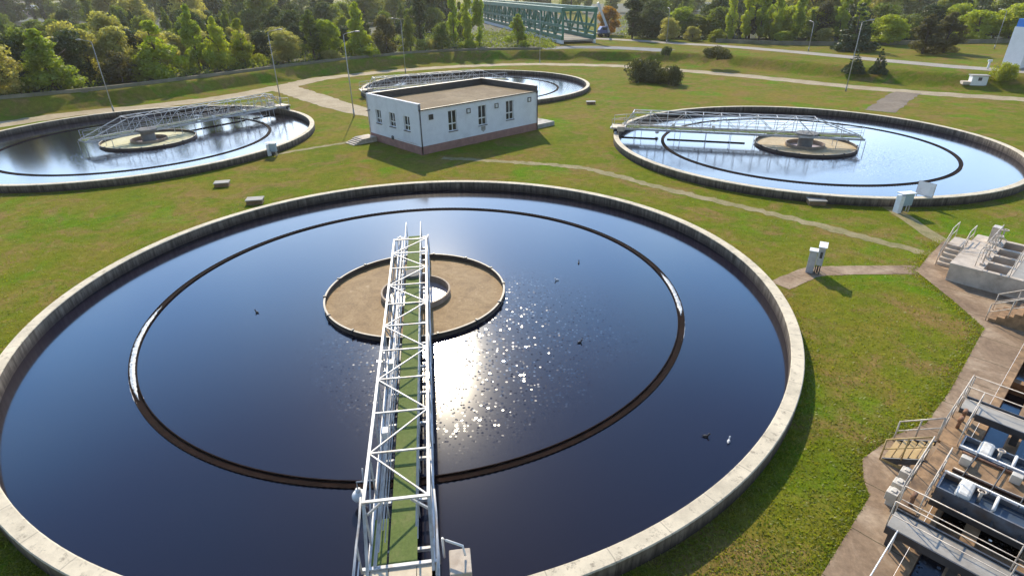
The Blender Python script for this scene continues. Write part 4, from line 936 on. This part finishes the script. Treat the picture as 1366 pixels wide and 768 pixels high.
# ------------------------------------------------------------------ trees
def crown_mesh(name, n, h, rad, kind, leaf, seed, base=0.04):
    """leaf clumps spread through the volume of an uneven crown"""
    r_ = np.random.default_rng(seed); lobes = []
    if kind == 'round':
        for i in range(34):
            z = base * h + (h * (1 - base)) * r_.uniform(.06, .93); k = math.sin(math.pi * min(1, max(0, (z / h - base + .28) / (1.02 - base + .28)))) ** .7
            a = r_.uniform(0, 2 * math.pi); rr = rad * k * r_.uniform(.25, .8); lobes.append((rr * math.cos(a), rr * math.sin(a), z, rad * r_.uniform(.24, .42)))
    elif kind == 'cone':
        for i in range(34):
            f = r_.uniform(.0, 1) ** 1.15; z = base * h + (h * (1 - base)) * f * .95; k = (1 - f) ** .75
            a = r_.uniform(0, 2 * math.pi); rr = rad * k * r_.uniform(.3, .95); lobes.append((rr * math.cos(a), rr * math.sin(a), z, rad * (.12 + .26 * k) * r_.uniform(.8, 1.25)))
    elif kind == 'poplar':
        for i in range(36):
            f = r_.uniform(0, 1); z = base * h + h * (1 - base) * f * .96; k = math.sin(math.pi * min(1, f * .86 + .1)) ** .55
            a = r_.uniform(0, 2 * math.pi); rr = rad * k * r_.uniform(.15, .75); lobes.append((rr * math.cos(a), rr * math.sin(a), z, rad * r_.uniform(.35, .55) * max(.35, k)))
    elif kind == 'shrub':
        for i in range(34):
            a = r_.uniform(0, 2 * math.pi); rr = rad * math.sqrt(r_.uniform(0, .58)); z = h * r_.uniform(.06, .74) * (1 - .35 * (rr / rad) ** 2); lobes.append((rr * math.cos(a), rr * math.sin(a), z, min(rad, h) * r_.uniform(.24, .34)))
    elif kind == 'spruce':
        tiers = 11
        for i in range(tiers):
            f = i / (tiers - 1); z = h * (.06 + .9 * f); k = rad * (1 - f) ** .9 + .08
            for q in range(max(3, int(9 * (1 - f) + 3))):
                a = r_.uniform(0, 2 * math.pi); rr = k * r_.uniform(.45, .95); lobes.append((rr * math.cos(a), rr * math.sin(a), z - .12 * rr, max(.16, k * .28)))
    L = np.array(lobes); wgt = L[:, 3] ** 2; wgt /= wgt.sum()
    idx = r_.choice(len(L), n, p=wgt); c = L[idx]
    d = r_.normal(size=(n, 3)); d /= np.linalg.norm(d, axis=1)[:, None]
    rr = c[:, 3:4] * r_.uniform(.55, 1.12, (n, 1)) ; sq = np.array([1, 1, .8 if kind != 'poplar' else 1.7])
    pc = c[:, :3] + d * rr * sq
    nrm = d + r_.normal(size=(n, 3)) * .55; nrm /= np.linalg.norm(nrm, axis=1)[:, None]
    tt = np.cross(nrm, r_.normal(size=(n, 3))); tt /= np.linalg.norm(tt, axis=1)[:, None]; bb = np.cross(nrm, tt)
    s = leaf * r_.uniform(.55, 1.25, (n, 1)); e = r_.uniform(.55, 1.0, (n, 1))
    bend = nrm * s * .25
    V = np.stack([pc - tt * s, pc - bb * s * e * .7 + bend, pc + tt * s, pc + bb * s * e * .7 + bend], 1).reshape(-1, 3)
    V[:, 2] = np.maximum(V[:, 2], .03)
    me = bpy.data.meshes.new(name); me.vertices.add(4 * n); me.vertices.foreach_set('co', V.ravel())
    me.loops.add(4 * n); me.loops.foreach_set('vertex_index', np.arange(4 * n)); me.polygons.add(n); me.polygons.foreach_set('loop_start', np.arange(0, 4 * n, 4))
    me.update(); me.materials.append(LEAF['mid']); return me
def trunk_mesh(name, h, r, seed, limbs=5):
    q = random.Random(seed); mb = MB(); top = Vector((q.uniform(-.3, .3), q.uniform(-.3, .3), h * .8))
    mb.tube([(0, 0, -.3), (q.uniform(-.1, .1), q.uniform(-.1, .1), h * .3), top], r, 8, r * .3)
    for i in range(limbs):
        z = h * q.uniform(.22, .6); a = q.uniform(0, 6.28); l = h * q.uniform(.15, .28)
        mb.tube([(0, 0, z), (math.cos(a) * l * .5, math.sin(a) * l * .5, z + l * .5), (math.cos(a) * l, math.sin(a) * l, z + l * .95)], r * .45, 6, r * .12)
    return mb.mesh(name, M['trunk'])
PROTO = {}     # kind -> list of (crown mesh, trunk mesh, unit height, unit radius)
for kind, h, rad, n, leaf, cnt in (('round', 10, 4.2, 6000, .30, 4), ('cone', 12, 4.0, 6000, .28, 3), ('poplar', 20, 2.1, 5000, .30, 3), ('shrub', 3, 3.0, 5200, .16, 3), ('spruce', 4.2, 1.5, 5200, .12, 2)):
    PROTO[kind] = [(crown_mesh(kind + '_crown', n, h, rad, kind, leaf, 100 * len(PROTO) + k), trunk_mesh(kind + '_trunk', h, .05 * rad + .02 * h * .3, k, 5 if kind in ('round', 'cone') else 2), h, rad) for k in range(cnt)]
TREES = []
def tree(kind, leafm, pos, h, w, label, cat='tree', name='tree', group=None, var=None):
    cm, tm, uh, ur = PROTO[kind][(var if var is not None else random.randrange(99)) % len(PROTO[kind])]
    t = thing(name, label, cat, pos, random.uniform(0, 6.28), group)
    c = bpy.data.objects.new('crown', cm); col.objects.link(c); c.parent = t
    c.material_slots[0].link = 'OBJECT'; c.material_slots[0].material = LEAF[leafm]
    sx = w / (2 * ur); c.scale = (sx * random.uniform(.93, 1.07), sx * random.uniform(.93, 1.07), h / uh)
    k = bpy.data.objects.new('trunk', tm); col.objects.link(k); k.parent = t; k.scale = (sx, sx, h / uh)
    TREES.append((pos[0], pos[1], w / 2)); return t
def ptree(kind, leafm, px, pb, pt, pw, label, z=PLAT, **kw):
    """a tree whose foot shows (or would show) at pixel row pb, top at pt, pw pixels wide"""
    z = at_ground(px, pb).z if z == 'g' else z
    p = at(px, pb, z); h = top_h(px, pb, pt, z); w = pw / FPX * (p - Vector((0, 0, CZ))).dot(fwd)
    return tree(kind, leafm, p, h, w, label, **kw)
FG = 'trees along the flood wall'
ptree('round', 'grey', 8, 128, 60, 66, 'drooping grey green tree at the left edge behind the flood wall', name='willow_tree', group=FG)
ptree('cone', 'bright', 72, 121, 36, 74, 'broad bright green tree standing forward near the left edge', name='broadleaf_tree', group=FG)
ptree('round', 'brown', 164, 110, 66, 46, 'small brownish bushy tree behind the lamp post at the left', name='bushy_tree', group=FG)
ptree('round', 'yellow', 189, 108, 74, 24, 'small yellow green bush beside the brownish bushy tree', name='bushy_tree', group=FG)
ptree('cone', 'bright', 217, 104, 24, 70, 'bright green pyramid shaped tree with pale foliage, left of the slim pair', name='broadleaf_tree', group=FG)
ptree('cone', 'bright', 268, 96, 4, 44, 'tall slim light green tree, tallest of the left row', name='broadleaf_tree', group=FG)
ptree('cone', 'bright', 297, 93, 20, 40, 'light green slim tree beside the yellow green one', name='broadleaf_tree', group=FG)
ptree('cone', 'yellow', 328, 89, 22, 44, 'vivid yellow green tree in the left row', name='broadleaf_tree', group=FG)
ptree('round', 'grey', 386, 84, 42, 50, 'round light green tree by the flood wall beside the junction lamp', name='round_tree', group=FG)
ptree('cone', 'mid', 420, 79, 12, 44, 'mid green tall tree behind the round light trees', name='broadleaf_tree', group=FG)
ptree('round', 'bright', 441, 78, 27, 40, 'round bright green tree right of the junction', name='round_tree', group=FG)
ptree('cone', 'bright', 481, 74, 0, 44, 'tall light green tree behind the lamp on the grass', name='broadleaf_tree', group=FG)
ptree('round', 'brown', 517, 73, 22, 34, 'brownish green tree in the middle of the back row', name='bushy_tree', group=FG)
ptree('cone', 'mid', 548, 70, 20, 36, 'mid green tree just left of the dark poplar', name='broadleaf_tree', group=FG)
ptree('round', 'mid', 590, 66, 28, 32, 'round clipped green tree between the poplars', name='round_tree', group=FG)
ptree('shrub', 'grey', 570, 67, 50, 30, 'pale low shrub below the dark poplar', 'z' and PLAT, name='shrub', cat='shrub', group=FG)
ptree('shrub', 'bright', 625, 64, 53, 32, 'low bright shrub at the foot of the poplar trio', name='shrub', cat='shrub', group=FG)
ptree('shrub', 'grey', 445, 80, 64, 30, 'low pale shrub at the wall in front of the bright round tree', name='shrub', cat='shrub', group=FG)
ptree('shrub', 'bright', 492, 76, 60, 34, 'low green shrub at the wall below the tall light tree', name='shrub', cat='shrub', group=FG)
PG = 'dark poplars left of the green bridge'
for px, w in ((562, 22), (606, 16), (624, 16), (640, 18)):
    ptree('poplar', 'dark' if px < 570 else 'poplar', px, 62, -22, w, 'tall narrow dark poplar right of the brownish tree' if px < 570 else 'tall narrow poplar in the trio before the green bridge', name='poplar_tree', group=PG)
ptree('cone', 'bright', 691, 62, 18, 34, 'light green tree standing in front of the green truss bridge', name='broadleaf_tree')
ptree('round', 'orange', 811, 47, 9, 32, 'orange autumn tree beside the bridge end', name='round_tree')
ptree('poplar', 'dark', 843, 52, -14, 26, 'very dark tall tree right of the orange autumn tree', name='evergreen_tree')
ptree('round', 'dark', 868, 48, 0, 36, 'dark broad tree behind the round pale bushes', name='evergreen_tree')
ptree('round', 'grey', 891, 55, 24, 34, 'round pale clipped bush beside the road lamp, largest of three', name='round_bush', cat='bush')
ptree('round', 'grey', 923, 55, 36, 26, 'round pale clipped bush, middle one of three by the road', name='round_bush', cat='bush')
ptree('round', 'yellow', 956, 56, 38, 24, 'round yellowish bush by the road, nearest the poplar row', name='round_bush', cat='bush')
for i, px in enumerate((974, 994, 1012, 1030, 1059, 1117, 1143)):
    ptree('poplar', 'poplar', px, 54, -24, 17 + (i % 3), 'tall light green poplar in the row at upper right', name='poplar_tree', group='poplar row at upper right')
ptree('round', 'bright', 1044, 57, 42, 30, 'round bright bush below the poplar row', name='round_bush', cat='bush')
ptree('cone', 'mid', 1076, 58, 12, 26, 'green conical tree among the poplars', name='broadleaf_tree')
ptree('round', 'brown', 1093, 52, 2, 30, 'reddish brown tree behind the pale bush at upper right', name='bushy_tree')
ptree('round', 'grey', 1097, 59, 38, 30, 'round grey green bush under the reddish brown tree', name='round_bush', cat='bush')
ptree('spruce', 'conifer', 1137, 68, 4, 54, 'big dark conifer behind the two small conifers', name='conifer_tree')
ptree('round', 'bright', 1180, 60, 20, 56, 'spreading light green tree right of the big dark conifer', name='broadleaf_tree')
ptree('cone', 'brown', 1230, 72, 18, 52, 'brownish broad tree on the lawn, left of the pair', name='bushy_tree')
ptree('cone', 'brown', 1258, 71, 15, 52, 'brownish broad tree on the lawn, right of the pair', name='bushy_tree')
ptree('round', 'bright', 1300, 55, 14, 60, 'wide light green tree behind the right boundary wall', name='broadleaf_tree')
ptree('round', 'bright', 1345, 55, 6, 60, 'wide light green tree behind the white tower', name='broadleaf_tree')
ptree('shrub', 'shrub', 860, 109, 75, 56, 'large dark rounded shrub at the foot of the bank', z=0, name='shrub', cat='shrub', var=0)
ptree('shrub', 'shrub', 892, 113, 84, 42, 'smaller dark rounded shrub beside the large one', z=0, name='shrub', cat='shrub', var=1)
ptree('shrub', 'shrub', 957, 78.5, 60, 42, 'dark low shrub on the bank near the road', name='shrub', cat='shrub', var=2)
ptree('shrub', 'yellow', 1335, 108, 80, 32, 'yellow green autumn shrub beside the white tower', z='g', name='shrub', cat='shrub', var=0)
ptree('spruce', 'conifer', 1138, 98, 67, 28, 'dark small spruce nearest the tall pale lamp post', z='g', name='spruce_tree', var=0)
ptree('spruce', 'conifer', 1170, 99, 65, 22, 'dark small spruce to the right of its twin', z='g', name='spruce_tree', var=1)
ptree('shrub', 'dark', 888, 74, 60, 16, 'small dark green shrub at the end of the asphalt yard', name='shrub', cat='shrub')

# dark bushes close behind the front row, and a corridor of low ones before the white roofed building
HG = 'hedge bushes behind the front row'
for px in list(range(-30, 560, 27)):
    dx = random.uniform(-6, 6); base = np.interp(px, [-30, 0, 160, 400, 560], [128, 124, 107, 79, 66])
    ptree('round', random.choice(['dark', 'dark', 'mid', 'grey']), px + dx, base - random.uniform(3, 7), base - np.interp(px, [0, 200, 560], [78, 58, 34]) + random.uniform(-8, 8), np.interp(px, [0, 560], [62, 36]), 'dense rounded bush filling the gap behind the front row of trees', name='hedge_bush', cat='bush', group=HG)
for px in range(20, 130, 16):
    ptree('round', random.choice(['dark', 'mid']), px, 62 + random.uniform(-4, 4), 31 + random.uniform(-4, 4), 34, 'low dark bush in front of the white roofed building', name='hedge_bush', cat='bush', group='low bushes before the white roof')
for px in range(872, 1400, 30):
    ptree('round', random.choice(['dark', 'mid', 'bright', 'mid']), px + random.uniform(-8, 8), 51 + random.uniform(-2, 1), 12 + random.uniform(-10, 8), 46, 'bushy tree in the unbroken row right behind the boundary wall', name='bushy_tree', group='bushy row behind the boundary wall')

# woods behind: individual trees in depth
def clear_of(x, y, w):
    return all((x - a) ** 2 + (y - b) ** 2 > (0.62 * (w / 2 + c)) ** 2 for a, b, c in TREES)
def wood(n, xr, yr, kinds, group, lab, cond, hs):
    made = 0; tries = 0
    while made < n and tries < n * 60:
        tries += 1; x, y = random.uniform(*xr), random.uniform(*yr)
        if not cond(x, y): continue
        kind, lm = random.choice(kinds); h = random.uniform(*hs); w = h * random.uniform(.7, 1.0) if kind == 'round' else h * random.uniform(.38, .5) if kind == 'cone' else h * .2
        if kind == 'poplar': h *= 1.5; w = h * .17
        if not clear_of(x, y, w): continue
        tree(kind, lm, (x, y, PLAT), h, w, lab, group=group); made += 1
def behind_left(x, y):
    px, py = to_px((x, y, PLAT)); d = levee_d(x, y)
    return d > 14 and -90 < px < 640 and not (20 < px < 85 and d > 28 and py > 0)
MIX = [('round', 'dark'), ('round', 'mid'), ('round', 'dark'), ('cone', 'dark'), ('round', 'grey'), ('cone', 'mid'), ('round', 'mid')]
wood(75, (-190, 0), (95, 230), MIX, 'woodland behind the flood wall', 'woodland tree standing behind the front row beyond the flood wall', behind_left, (8, 11))
wood(60, (-330, 10), (215, 380), MIX + [('poplar', 'dark')] * 2, 'distant woodland at upper left', 'distant woodland tree along the top left of the view', lambda x, y: -120 < to_px((x, y, PLAT))[0] < 620 and not (15 < to_px((x, y, PLAT))[0] < 110 and y < 330), (14, 20))
def behind_right(x, y):
    px, py = to_px((x, y, PLAT)); return py < 47 and 815 < px < 1450 and y > 190
wood(60, (40, 330), (170, 330), MIX + [('cone', 'mid'), ('round', 'bright')], 'woodland behind the public road', 'woodland tree standing behind the public road and boundary wall', behind_right, (12, 18))
wood(50, (-40, 420), (330, 480), MIX + [('poplar', 'dark')], 'distant woodland at upper right', 'distant woodland tree along the top right of the view', lambda x, y: 640 < to_px((x, y, PLAT))[0] < 1450, (16, 24))
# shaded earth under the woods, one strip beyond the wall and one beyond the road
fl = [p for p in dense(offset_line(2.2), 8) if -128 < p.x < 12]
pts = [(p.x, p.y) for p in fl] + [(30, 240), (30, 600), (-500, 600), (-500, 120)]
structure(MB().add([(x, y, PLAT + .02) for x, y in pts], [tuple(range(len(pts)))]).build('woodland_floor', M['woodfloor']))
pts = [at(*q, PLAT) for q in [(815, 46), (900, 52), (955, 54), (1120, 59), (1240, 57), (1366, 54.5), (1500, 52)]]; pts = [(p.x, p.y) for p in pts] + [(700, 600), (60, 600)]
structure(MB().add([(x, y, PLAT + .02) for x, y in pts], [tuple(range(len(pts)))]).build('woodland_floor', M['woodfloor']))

def leaf_field(name, P, size, mat, hmax, label, cat, up=0.4):
    n = len(P); nrm = rng.normal(size=(n, 3)); nrm[:, 2] = np.abs(nrm[:, 2]) + up; nrm /= np.linalg.norm(nrm, axis=1)[:, None]
    tt = np.cross(nrm, rng.normal(size=(n, 3))); tt /= np.linalg.norm(tt, axis=1)[:, None]; bb = np.cross(nrm, tt)
    s_ = size * rng.uniform(.5, 1.3, (n, 1)); V = np.stack([P - tt * s_, P - bb * s_ * .6, P + tt * s_, P + bb * s_ * .6], 1).reshape(-1, 3)
    me = bpy.data.meshes.new(name); me.vertices.add(4 * n); me.vertices.foreach_set('co', V.ravel()); me.loops.add(4 * n); me.loops.foreach_set('vertex_index', np.arange(4 * n)); me.polygons.add(n); me.polygons.foreach_set('loop_start', np.arange(0, 4 * n, 4)); me.update(); me.materials.append(mat)
    o = bpy.data.objects.new(name, me); col.objects.link(o); return tag(o, label, cat, kind='stuff')
def scatter_under(n, xr, yr, cond, clump):
    out = []
    while len(out) < n:
        x, y = random.uniform(*xr), random.uniform(*yr)
        if not cond(x, y): continue
        hh = random.uniform(.5, 2.0)
        for _ in range(clump): out.append((x + random.gauss(0, .9), y + random.gauss(0, .9), PLAT + abs(random.gauss(0, .5)) * hh))
    return np.array(out)
ccol = [p for p in dense(offset_line(2.3), 3) if -125 < p.x < 12]
def near_wall(x, y):
    return 5.5 < levee_d(x, y) < 70 and -60 < to_px((x, y, PLAT))[0] < 740
leaf_field('undergrowth', scatter_under(40000, (-150, 15), (85, 235), near_wall, 26), .28, LEAF['mid'], 2, 'low bushes and weeds under the trees beyond the flood wall', 'undergrowth')
leaf_field('undergrowth', scatter_under(26000, (35, 260), (150, 330), lambda x, y: 815 < to_px((x, y, PLAT))[0] < 1420 and to_px((x, y, PLAT))[1] < 52 - 0, 26), .30, LEAF['mid'], 2, 'low bushes under the trees behind the public road', 'undergrowth')
# grass tufts: blades standing up over the near lawn
def tufts(n):
    P = []; C = list(CEN.values())
    poly = [(p.x, p.y) for p in ap]
    def inside(x, y):
        c = False; j = len(poly) - 1
        for i in range(len(poly)):
            xi, yi = poly[i]; xj, yj = poly[j]
            if (yi > y) != (yj > y) and x < (xj - xi) * (y - yi) / (yj - yi) + xi: c = not c
            j = i
        d = Vector((x - E0.x, y - E0.y, 0))
        return c or (d.dot(UV_V) > 0 and d.dot(UV_U) < 30.5)
    while len(P) < n:
        r_ = random.random(); px = random.uniform(-30, 1366); py = 200 + 590 * random.random() ** .75
        p = at(px, py); 
        if any(math.hypot(p.x - c[0], p.y - c[1]) < TR + .03 for c in C) or inside(p.x, p.y) or any((p.x - q.x) ** 2 + (p.y - q.y) ** 2 < (w_ / 2 + .05) ** 2 for q, w_ in PATHS): continue
        P.append((p.x, p.y))
    edge = [ap[i] for i in range(1, 13)]
    for a_, b_ in zip(edge[:-1], edge[1:]):
        d_ = b_ - a_
        for _ in range(int(d_.length * 420)):
            q = a_.lerp(b_, random.random()) + Vector((random.gauss(0, .3), random.gauss(0, .3), 0))
            if not inside(q.x, q.y): P.append((q.x, q.y))
    for _ in range(9000):
        t_ = random.uniform(-2.6, 1.7); r_ = TR + .03 + abs(random.gauss(0, .35)); P.append((C[0][0] + r_ * math.cos(t_), C[0][1] + r_ * math.sin(t_)))
    P = [p for p in P if not inside(*p)]
    P = np.array(P); n = len(P); a = rng.uniform(0, 6.28, n); h = rng.uniform(.02, .075, n) * np.where(rng.random(n) < .06, 1.8, 1); w = rng.uniform(.015, .04, n) * (1 + P[:, 1] / 60)
    lean = rng.normal(0, .05, (n, 2))
    b0 = np.c_[P[:, 0] - np.cos(a) * w, P[:, 1] - np.sin(a) * w, np.full(n, -.01)]; b1 = np.c_[P[:, 0] + np.cos(a) * w, P[:, 1] + np.sin(a) * w, np.full(n, -.01)]; tp = np.c_[P + lean, h]
    V = np.stack([b0, b1, tp], 1).reshape(-1, 3); me = bpy.data.meshes.new('grass'); me.vertices.add(3 * n); me.vertices.foreach_set('co', V.ravel()); me.loops.add(3 * n); me.loops.foreach_set('vertex_index', np.arange(3 * n)); me.polygons.add(n); me.polygons.foreach_set('loop_start', np.arange(0, 3 * n, 3)); me.update(); me.materials.append(LEAF['blade'])
    o = bpy.data.objects.new('grass', me); col.objects.link(o); tag(o, 'short rough grass growing over the lawn between the tanks', 'grass', kind='stuff')
tufts(26000)

# ------------------------------------------------------------------ green truss road bridge, vehicle, far buildings, tower
def road_bridge():
    a = at(772, 53, PLAT + 1); b = at(650, 25, PLAT + 1); d = (b - a); L = d.length + 25; an = math.atan2(d.y, d.x)
    t = thing('truss_road_bridge', 'green steel truss road bridge with white deck edge at the top', 'bridge', (a.x, a.y, PLAT + 1), an)
    W = 4.6; H = 7.3; n = 22
    MB().box(0, L, -W + .3, W - .3, -.5, 0).build('deck', M['roadpale'], t)
    for s in (-1, 1):
        MB().box(0, L, s * W - .35, s * W + .35, -1.1, -.1).build('deck_edge', M['tower_white'], t)
        MB().bar((0, s * W, .5), (L, s * W, .5), .7, 1.0).build('bottom_chord', M['bridge_green'], t)
        MB().bar((0, s * W, H), (L, s * W, H), 1.0, 1.3).build('top_chord', M['bridge_green'], t)
        mb = MB()
        for i in range(n + 1):
            x = L * i / n; mb.bar((x, s * W, .6), (x, s * W, H - .4), .5)
            if i < n: mb.bar((x, s * W, .6 if i % 2 else H - .4), (x + L / n, s * W, H - .4 if i % 2 else .6), .45)
        mb.bar((0, s * W, 3.4), (L, s * W, 3.4), .45, .7); mb.bar((0, s * W, 1.7), (L, s * W, 1.7), .3, .5)
        mb.build('web_members', M['bridge_green'], t)
    for i in range(n + 1): MB().bar((L * i / n, -W, H), (L * i / n, W, H), .5, .6).build('portal_beam', M['bridge_green'], t)
    mb = MB(); mb.box(-3, 1.5, -W - 1, W + 1, -4, -1.1); mb.box(L * .5 - 1, L * .5 + 1, -W, W, -5, -1.1); mb.build('abutment', M['kerbwall'], t)
    v = Vector((a.x, a.y, 0))
road_bridge()
def vehicle():
    b = at(806, 49.5, PLAT); t = thing('crane_truck', 'small blue crane truck with raised white boom on the road', 'truck', b, R(10))
    MB().box(-3.4, 1.6, -1.2, 1.2, .8, 1.15).build('chassis', M['dark_steel'], t)
    mb = MB(); mb.add([(-1.9, -1.2, 1.1), (.6, -1.2, 1.1), (.6, -1.2, 3.0), (-1.2, -1.2, 3.0), (-1.9, -1.2, 2.0), (-1.9, 1.2, 1.1), (.6, 1.2, 1.1), (.6, 1.2, 3.0), (-1.2, 1.2, 3.0), (-1.9, 1.2, 2.0)],
                     [(0, 1, 2, 3, 4), (9, 8, 7, 6, 5), (0, 5, 6, 1), (1, 6, 7, 2), (2, 7, 8, 3), (3, 8, 9, 4), (4, 9, 5, 0)]); mb.build('cab', M['vehicle_blue'], t)
    MB().box(-1.0, .4, -1.21, 1.21, 2.05, 2.7).build('side_window', M['glass'], t)
    MB().bar((1.5, 0, 1.2), (-2.6, 0, 9.6), .5, .6).build('boom', M['tower_white'], t)
    for x in (-1.2, .9):
        for y in (-1.1, 1.1): MB().tube([(x, y - .15, .5), (x, y + .15, .5)], .5, 16).build('wheel', M['tyre'], t)
vehicle()
def far_house(px, py, w, d, h, rz, wall_m, roof_m, label, rows=1):
    b = at(px, py, PLAT); t = thing('distant_building', label, 'building', b, R(rz))
    MB().box(-w / 2, w / 2, -d / 2, d / 2, -.5, h).build('wall', M[wall_m], t)
    rise = d * .16; mb = MB(); e = .6
    mb.add([(-w / 2 - e, -d / 2 - e, h), (w / 2 + e, -d / 2 - e, h), (w / 2 + e, 0, h + rise), (-w / 2 - e, 0, h + rise), (-w / 2 - e, d / 2 + e, h), (w / 2 + e, d / 2 + e, h)], [(0, 1, 2, 3), (3, 2, 5, 4), (0, 3, 4), (1, 5, 2), (0, 4, 5, 1)])
    mb.build('roof', M[roof_m], t)
    for r_ in range(rows):
        for i in range(int(w // 5)):
            x = -w / 2 + 3 + i * 5; z = 1.2 + r_ * 3
            if x + 1 > w / 2: continue
            MB().box(x, x + 1.6, -d / 2 - .06, -d / 2 - .005, z, z + 1.5).build('window', M['glass'], t)
far_house(55, 22, 22, 22, 4.0, 12, 'pink_wall', 'roof_white', 'low building with white sheet roof among the trees at top left')
far_house(40, 4, 60, 16, 6, 8, 'pink_wall', 'pink_wall', 'long pinkish building at the very top left', 2)
far_house(150, 3, 45, 16, 6, 5, 'pink_wall', 'pink_wall', 'pinkish building behind the dark tall trees at top left', 2)
far_house(525, 2, 40, 16, 7, 0, 'pink_wall', 'pink_wall', 'purplish building above the middle trees at the top', 2)
def tower():
    p = at(1354, 92, PLAT); t = thing('silo_tower', 'white angular tower with bright blue top at the right edge', 'tower', p, R(20)); w = 3.0; h = top_h(1354, 92, 36, PLAT)
    MB().box(-w / 2 * 1.3, w / 2 * 1.3, -w / 2 * 1.3, w / 2 * 1.3, -.3, .35).build('base', M['concrete_plain'], t)
    MB().add([(-w / 2, -w / 2, .35), (w / 2, -w / 2, .35), (w / 2, w / 2, .35), (-w / 2, w / 2, .35), (-w / 2 + .02, -w / 2 + .02, h), (w / 2 - .02, -w / 2 + .02, h), (w / 2 - .02, w / 2 - .02, h), (-w / 2 + .02, w / 2 - .02, h)],
             [(0, 1, 5, 4), (1, 2, 6, 5), (2, 3, 7, 6), (3, 0, 4, 7), (4, 5, 6, 7)]).build('shaft', M['tower_white'], t)
    MB().box(-w / 2 + .15, w / 2 - .15, -w / 2 + .15, w / 2 - .15, h + .003, h + 1.25).build('cap', M['tower_blue'], t)
tower()
def hut():
    b = at_ground(1303, 112) + Vector((0, 0, .12)); t = thing('valve_hut', 'tiny white valve hut with dark hatch on the lawn', 'hut', b, R(-18))
    MB().box(-1.1, 1.1, -.75, .75, -.3, 1.15).build('wall', M['tower_white'], t, .02)
    MB().box(-1.25, 1.25, -.9, .9, 1.15, 1.27).build('roof', M['concrete_plain'], t)
    MB().box(-.25, .25, -.79, -.752, .45, .95).build('hatch', M['dark_steel'], t)
    MB().box(-2.2, -1.15, -.7, .7, -.2, .25).build('step', M['concrete_pale'], t)
hut()
b = at_ground(1317, 93); t = thing('marker_post', 'short white marker post by the road near the autumn shrub', 'post', b)
MB().tube([(0, 0, -.2), (0, 0, 1.3)], .16, 10).build('shaft', M['white_paint'], t); MB().box(-.35, .35, -.1, .1, 1.3, 1.6).build('head_plate', M['white_paint'], t)

# ------------------------------------------------------------------ ducks and gulls on the near tank
def bird(px, py, rz, dark, label, group=None):
    p = at(px, py, WATER_Z); t = thing('water_bird', label, 'bird', p, R(rz), 'birds on the near tank'); t.scale = (.55, .55, .55); mt = M['bird_dark' if dark else 'bird_white']
    mb = MB(); mb.sphere((0, 0, .05), .2, 12, 8, 1, .55, .55); mb.tube([(.14, 0, .1), (.2, 0, .22), (.22, 0, .27)], .05, 8); mb.sphere((.24, 0, .28), .065, 10, 6, 1.15, .9, .9); mb.add([(-.16, -.05, .08), (-.34, 0, .14), (-.16, .05, .08), (-.16, 0, .13)], [(0, 1, 3), (1, 2, 3), (0, 2, 1)])
    mb.build('body', mt, t); MB().add([(.3, -.02, .28), (.38, 0, .27), (.3, .02, .28), (.3, 0, .3)], [(0, 1, 3), (1, 2, 3), (0, 2, 1), (0, 3, 2)]).build('beak', M['yellow'], t)
bird(773, 457, 20, True, 'dark duck right of the sun glitter, nearest the bright patch')
bird(941, 582, -10, True, 'dark duck near the right rim, left of the white gull')
bird(972, 589, 60, False, 'white gull floating by the right rim of the near tank')
bird(343, 417, 150, True, 'dark duck alone on the left half of the near tank')
bird(772, 351, 80, True, 'dark duck on the upper right water of the near tank')
bird(743, 374, 200, False, 'white gull on the upper right water below a dark duck')

# ------------------------------------------------------------------ thin haze in the air
hm = bpy.data.materials.new('thin_haze'); hm.use_nodes = True; hn = hm.node_tree.nodes; hn.remove(hn['Principled BSDF'])
pv = hn.new('ShaderNodeVolumePrincipled'); pv.inputs['Density'].default_value = 0.00015; pv.inputs['Color'].default_value = (1.0, 0.95, 0.85, 1); pv.inputs['Anisotropy'].default_value = 0.3
hm.node_tree.links.new(pv.outputs[0], hn['Material Output'].inputs['Volume'])
ho = MB().box(-3100, 3100, -330, 3600, -6, 48).build('haze', hm); ho['kind'] = 'stuff'; ho['label'] = 'thin pale haze hanging over the whole plant and woods'; ho['category'] = 'haze'
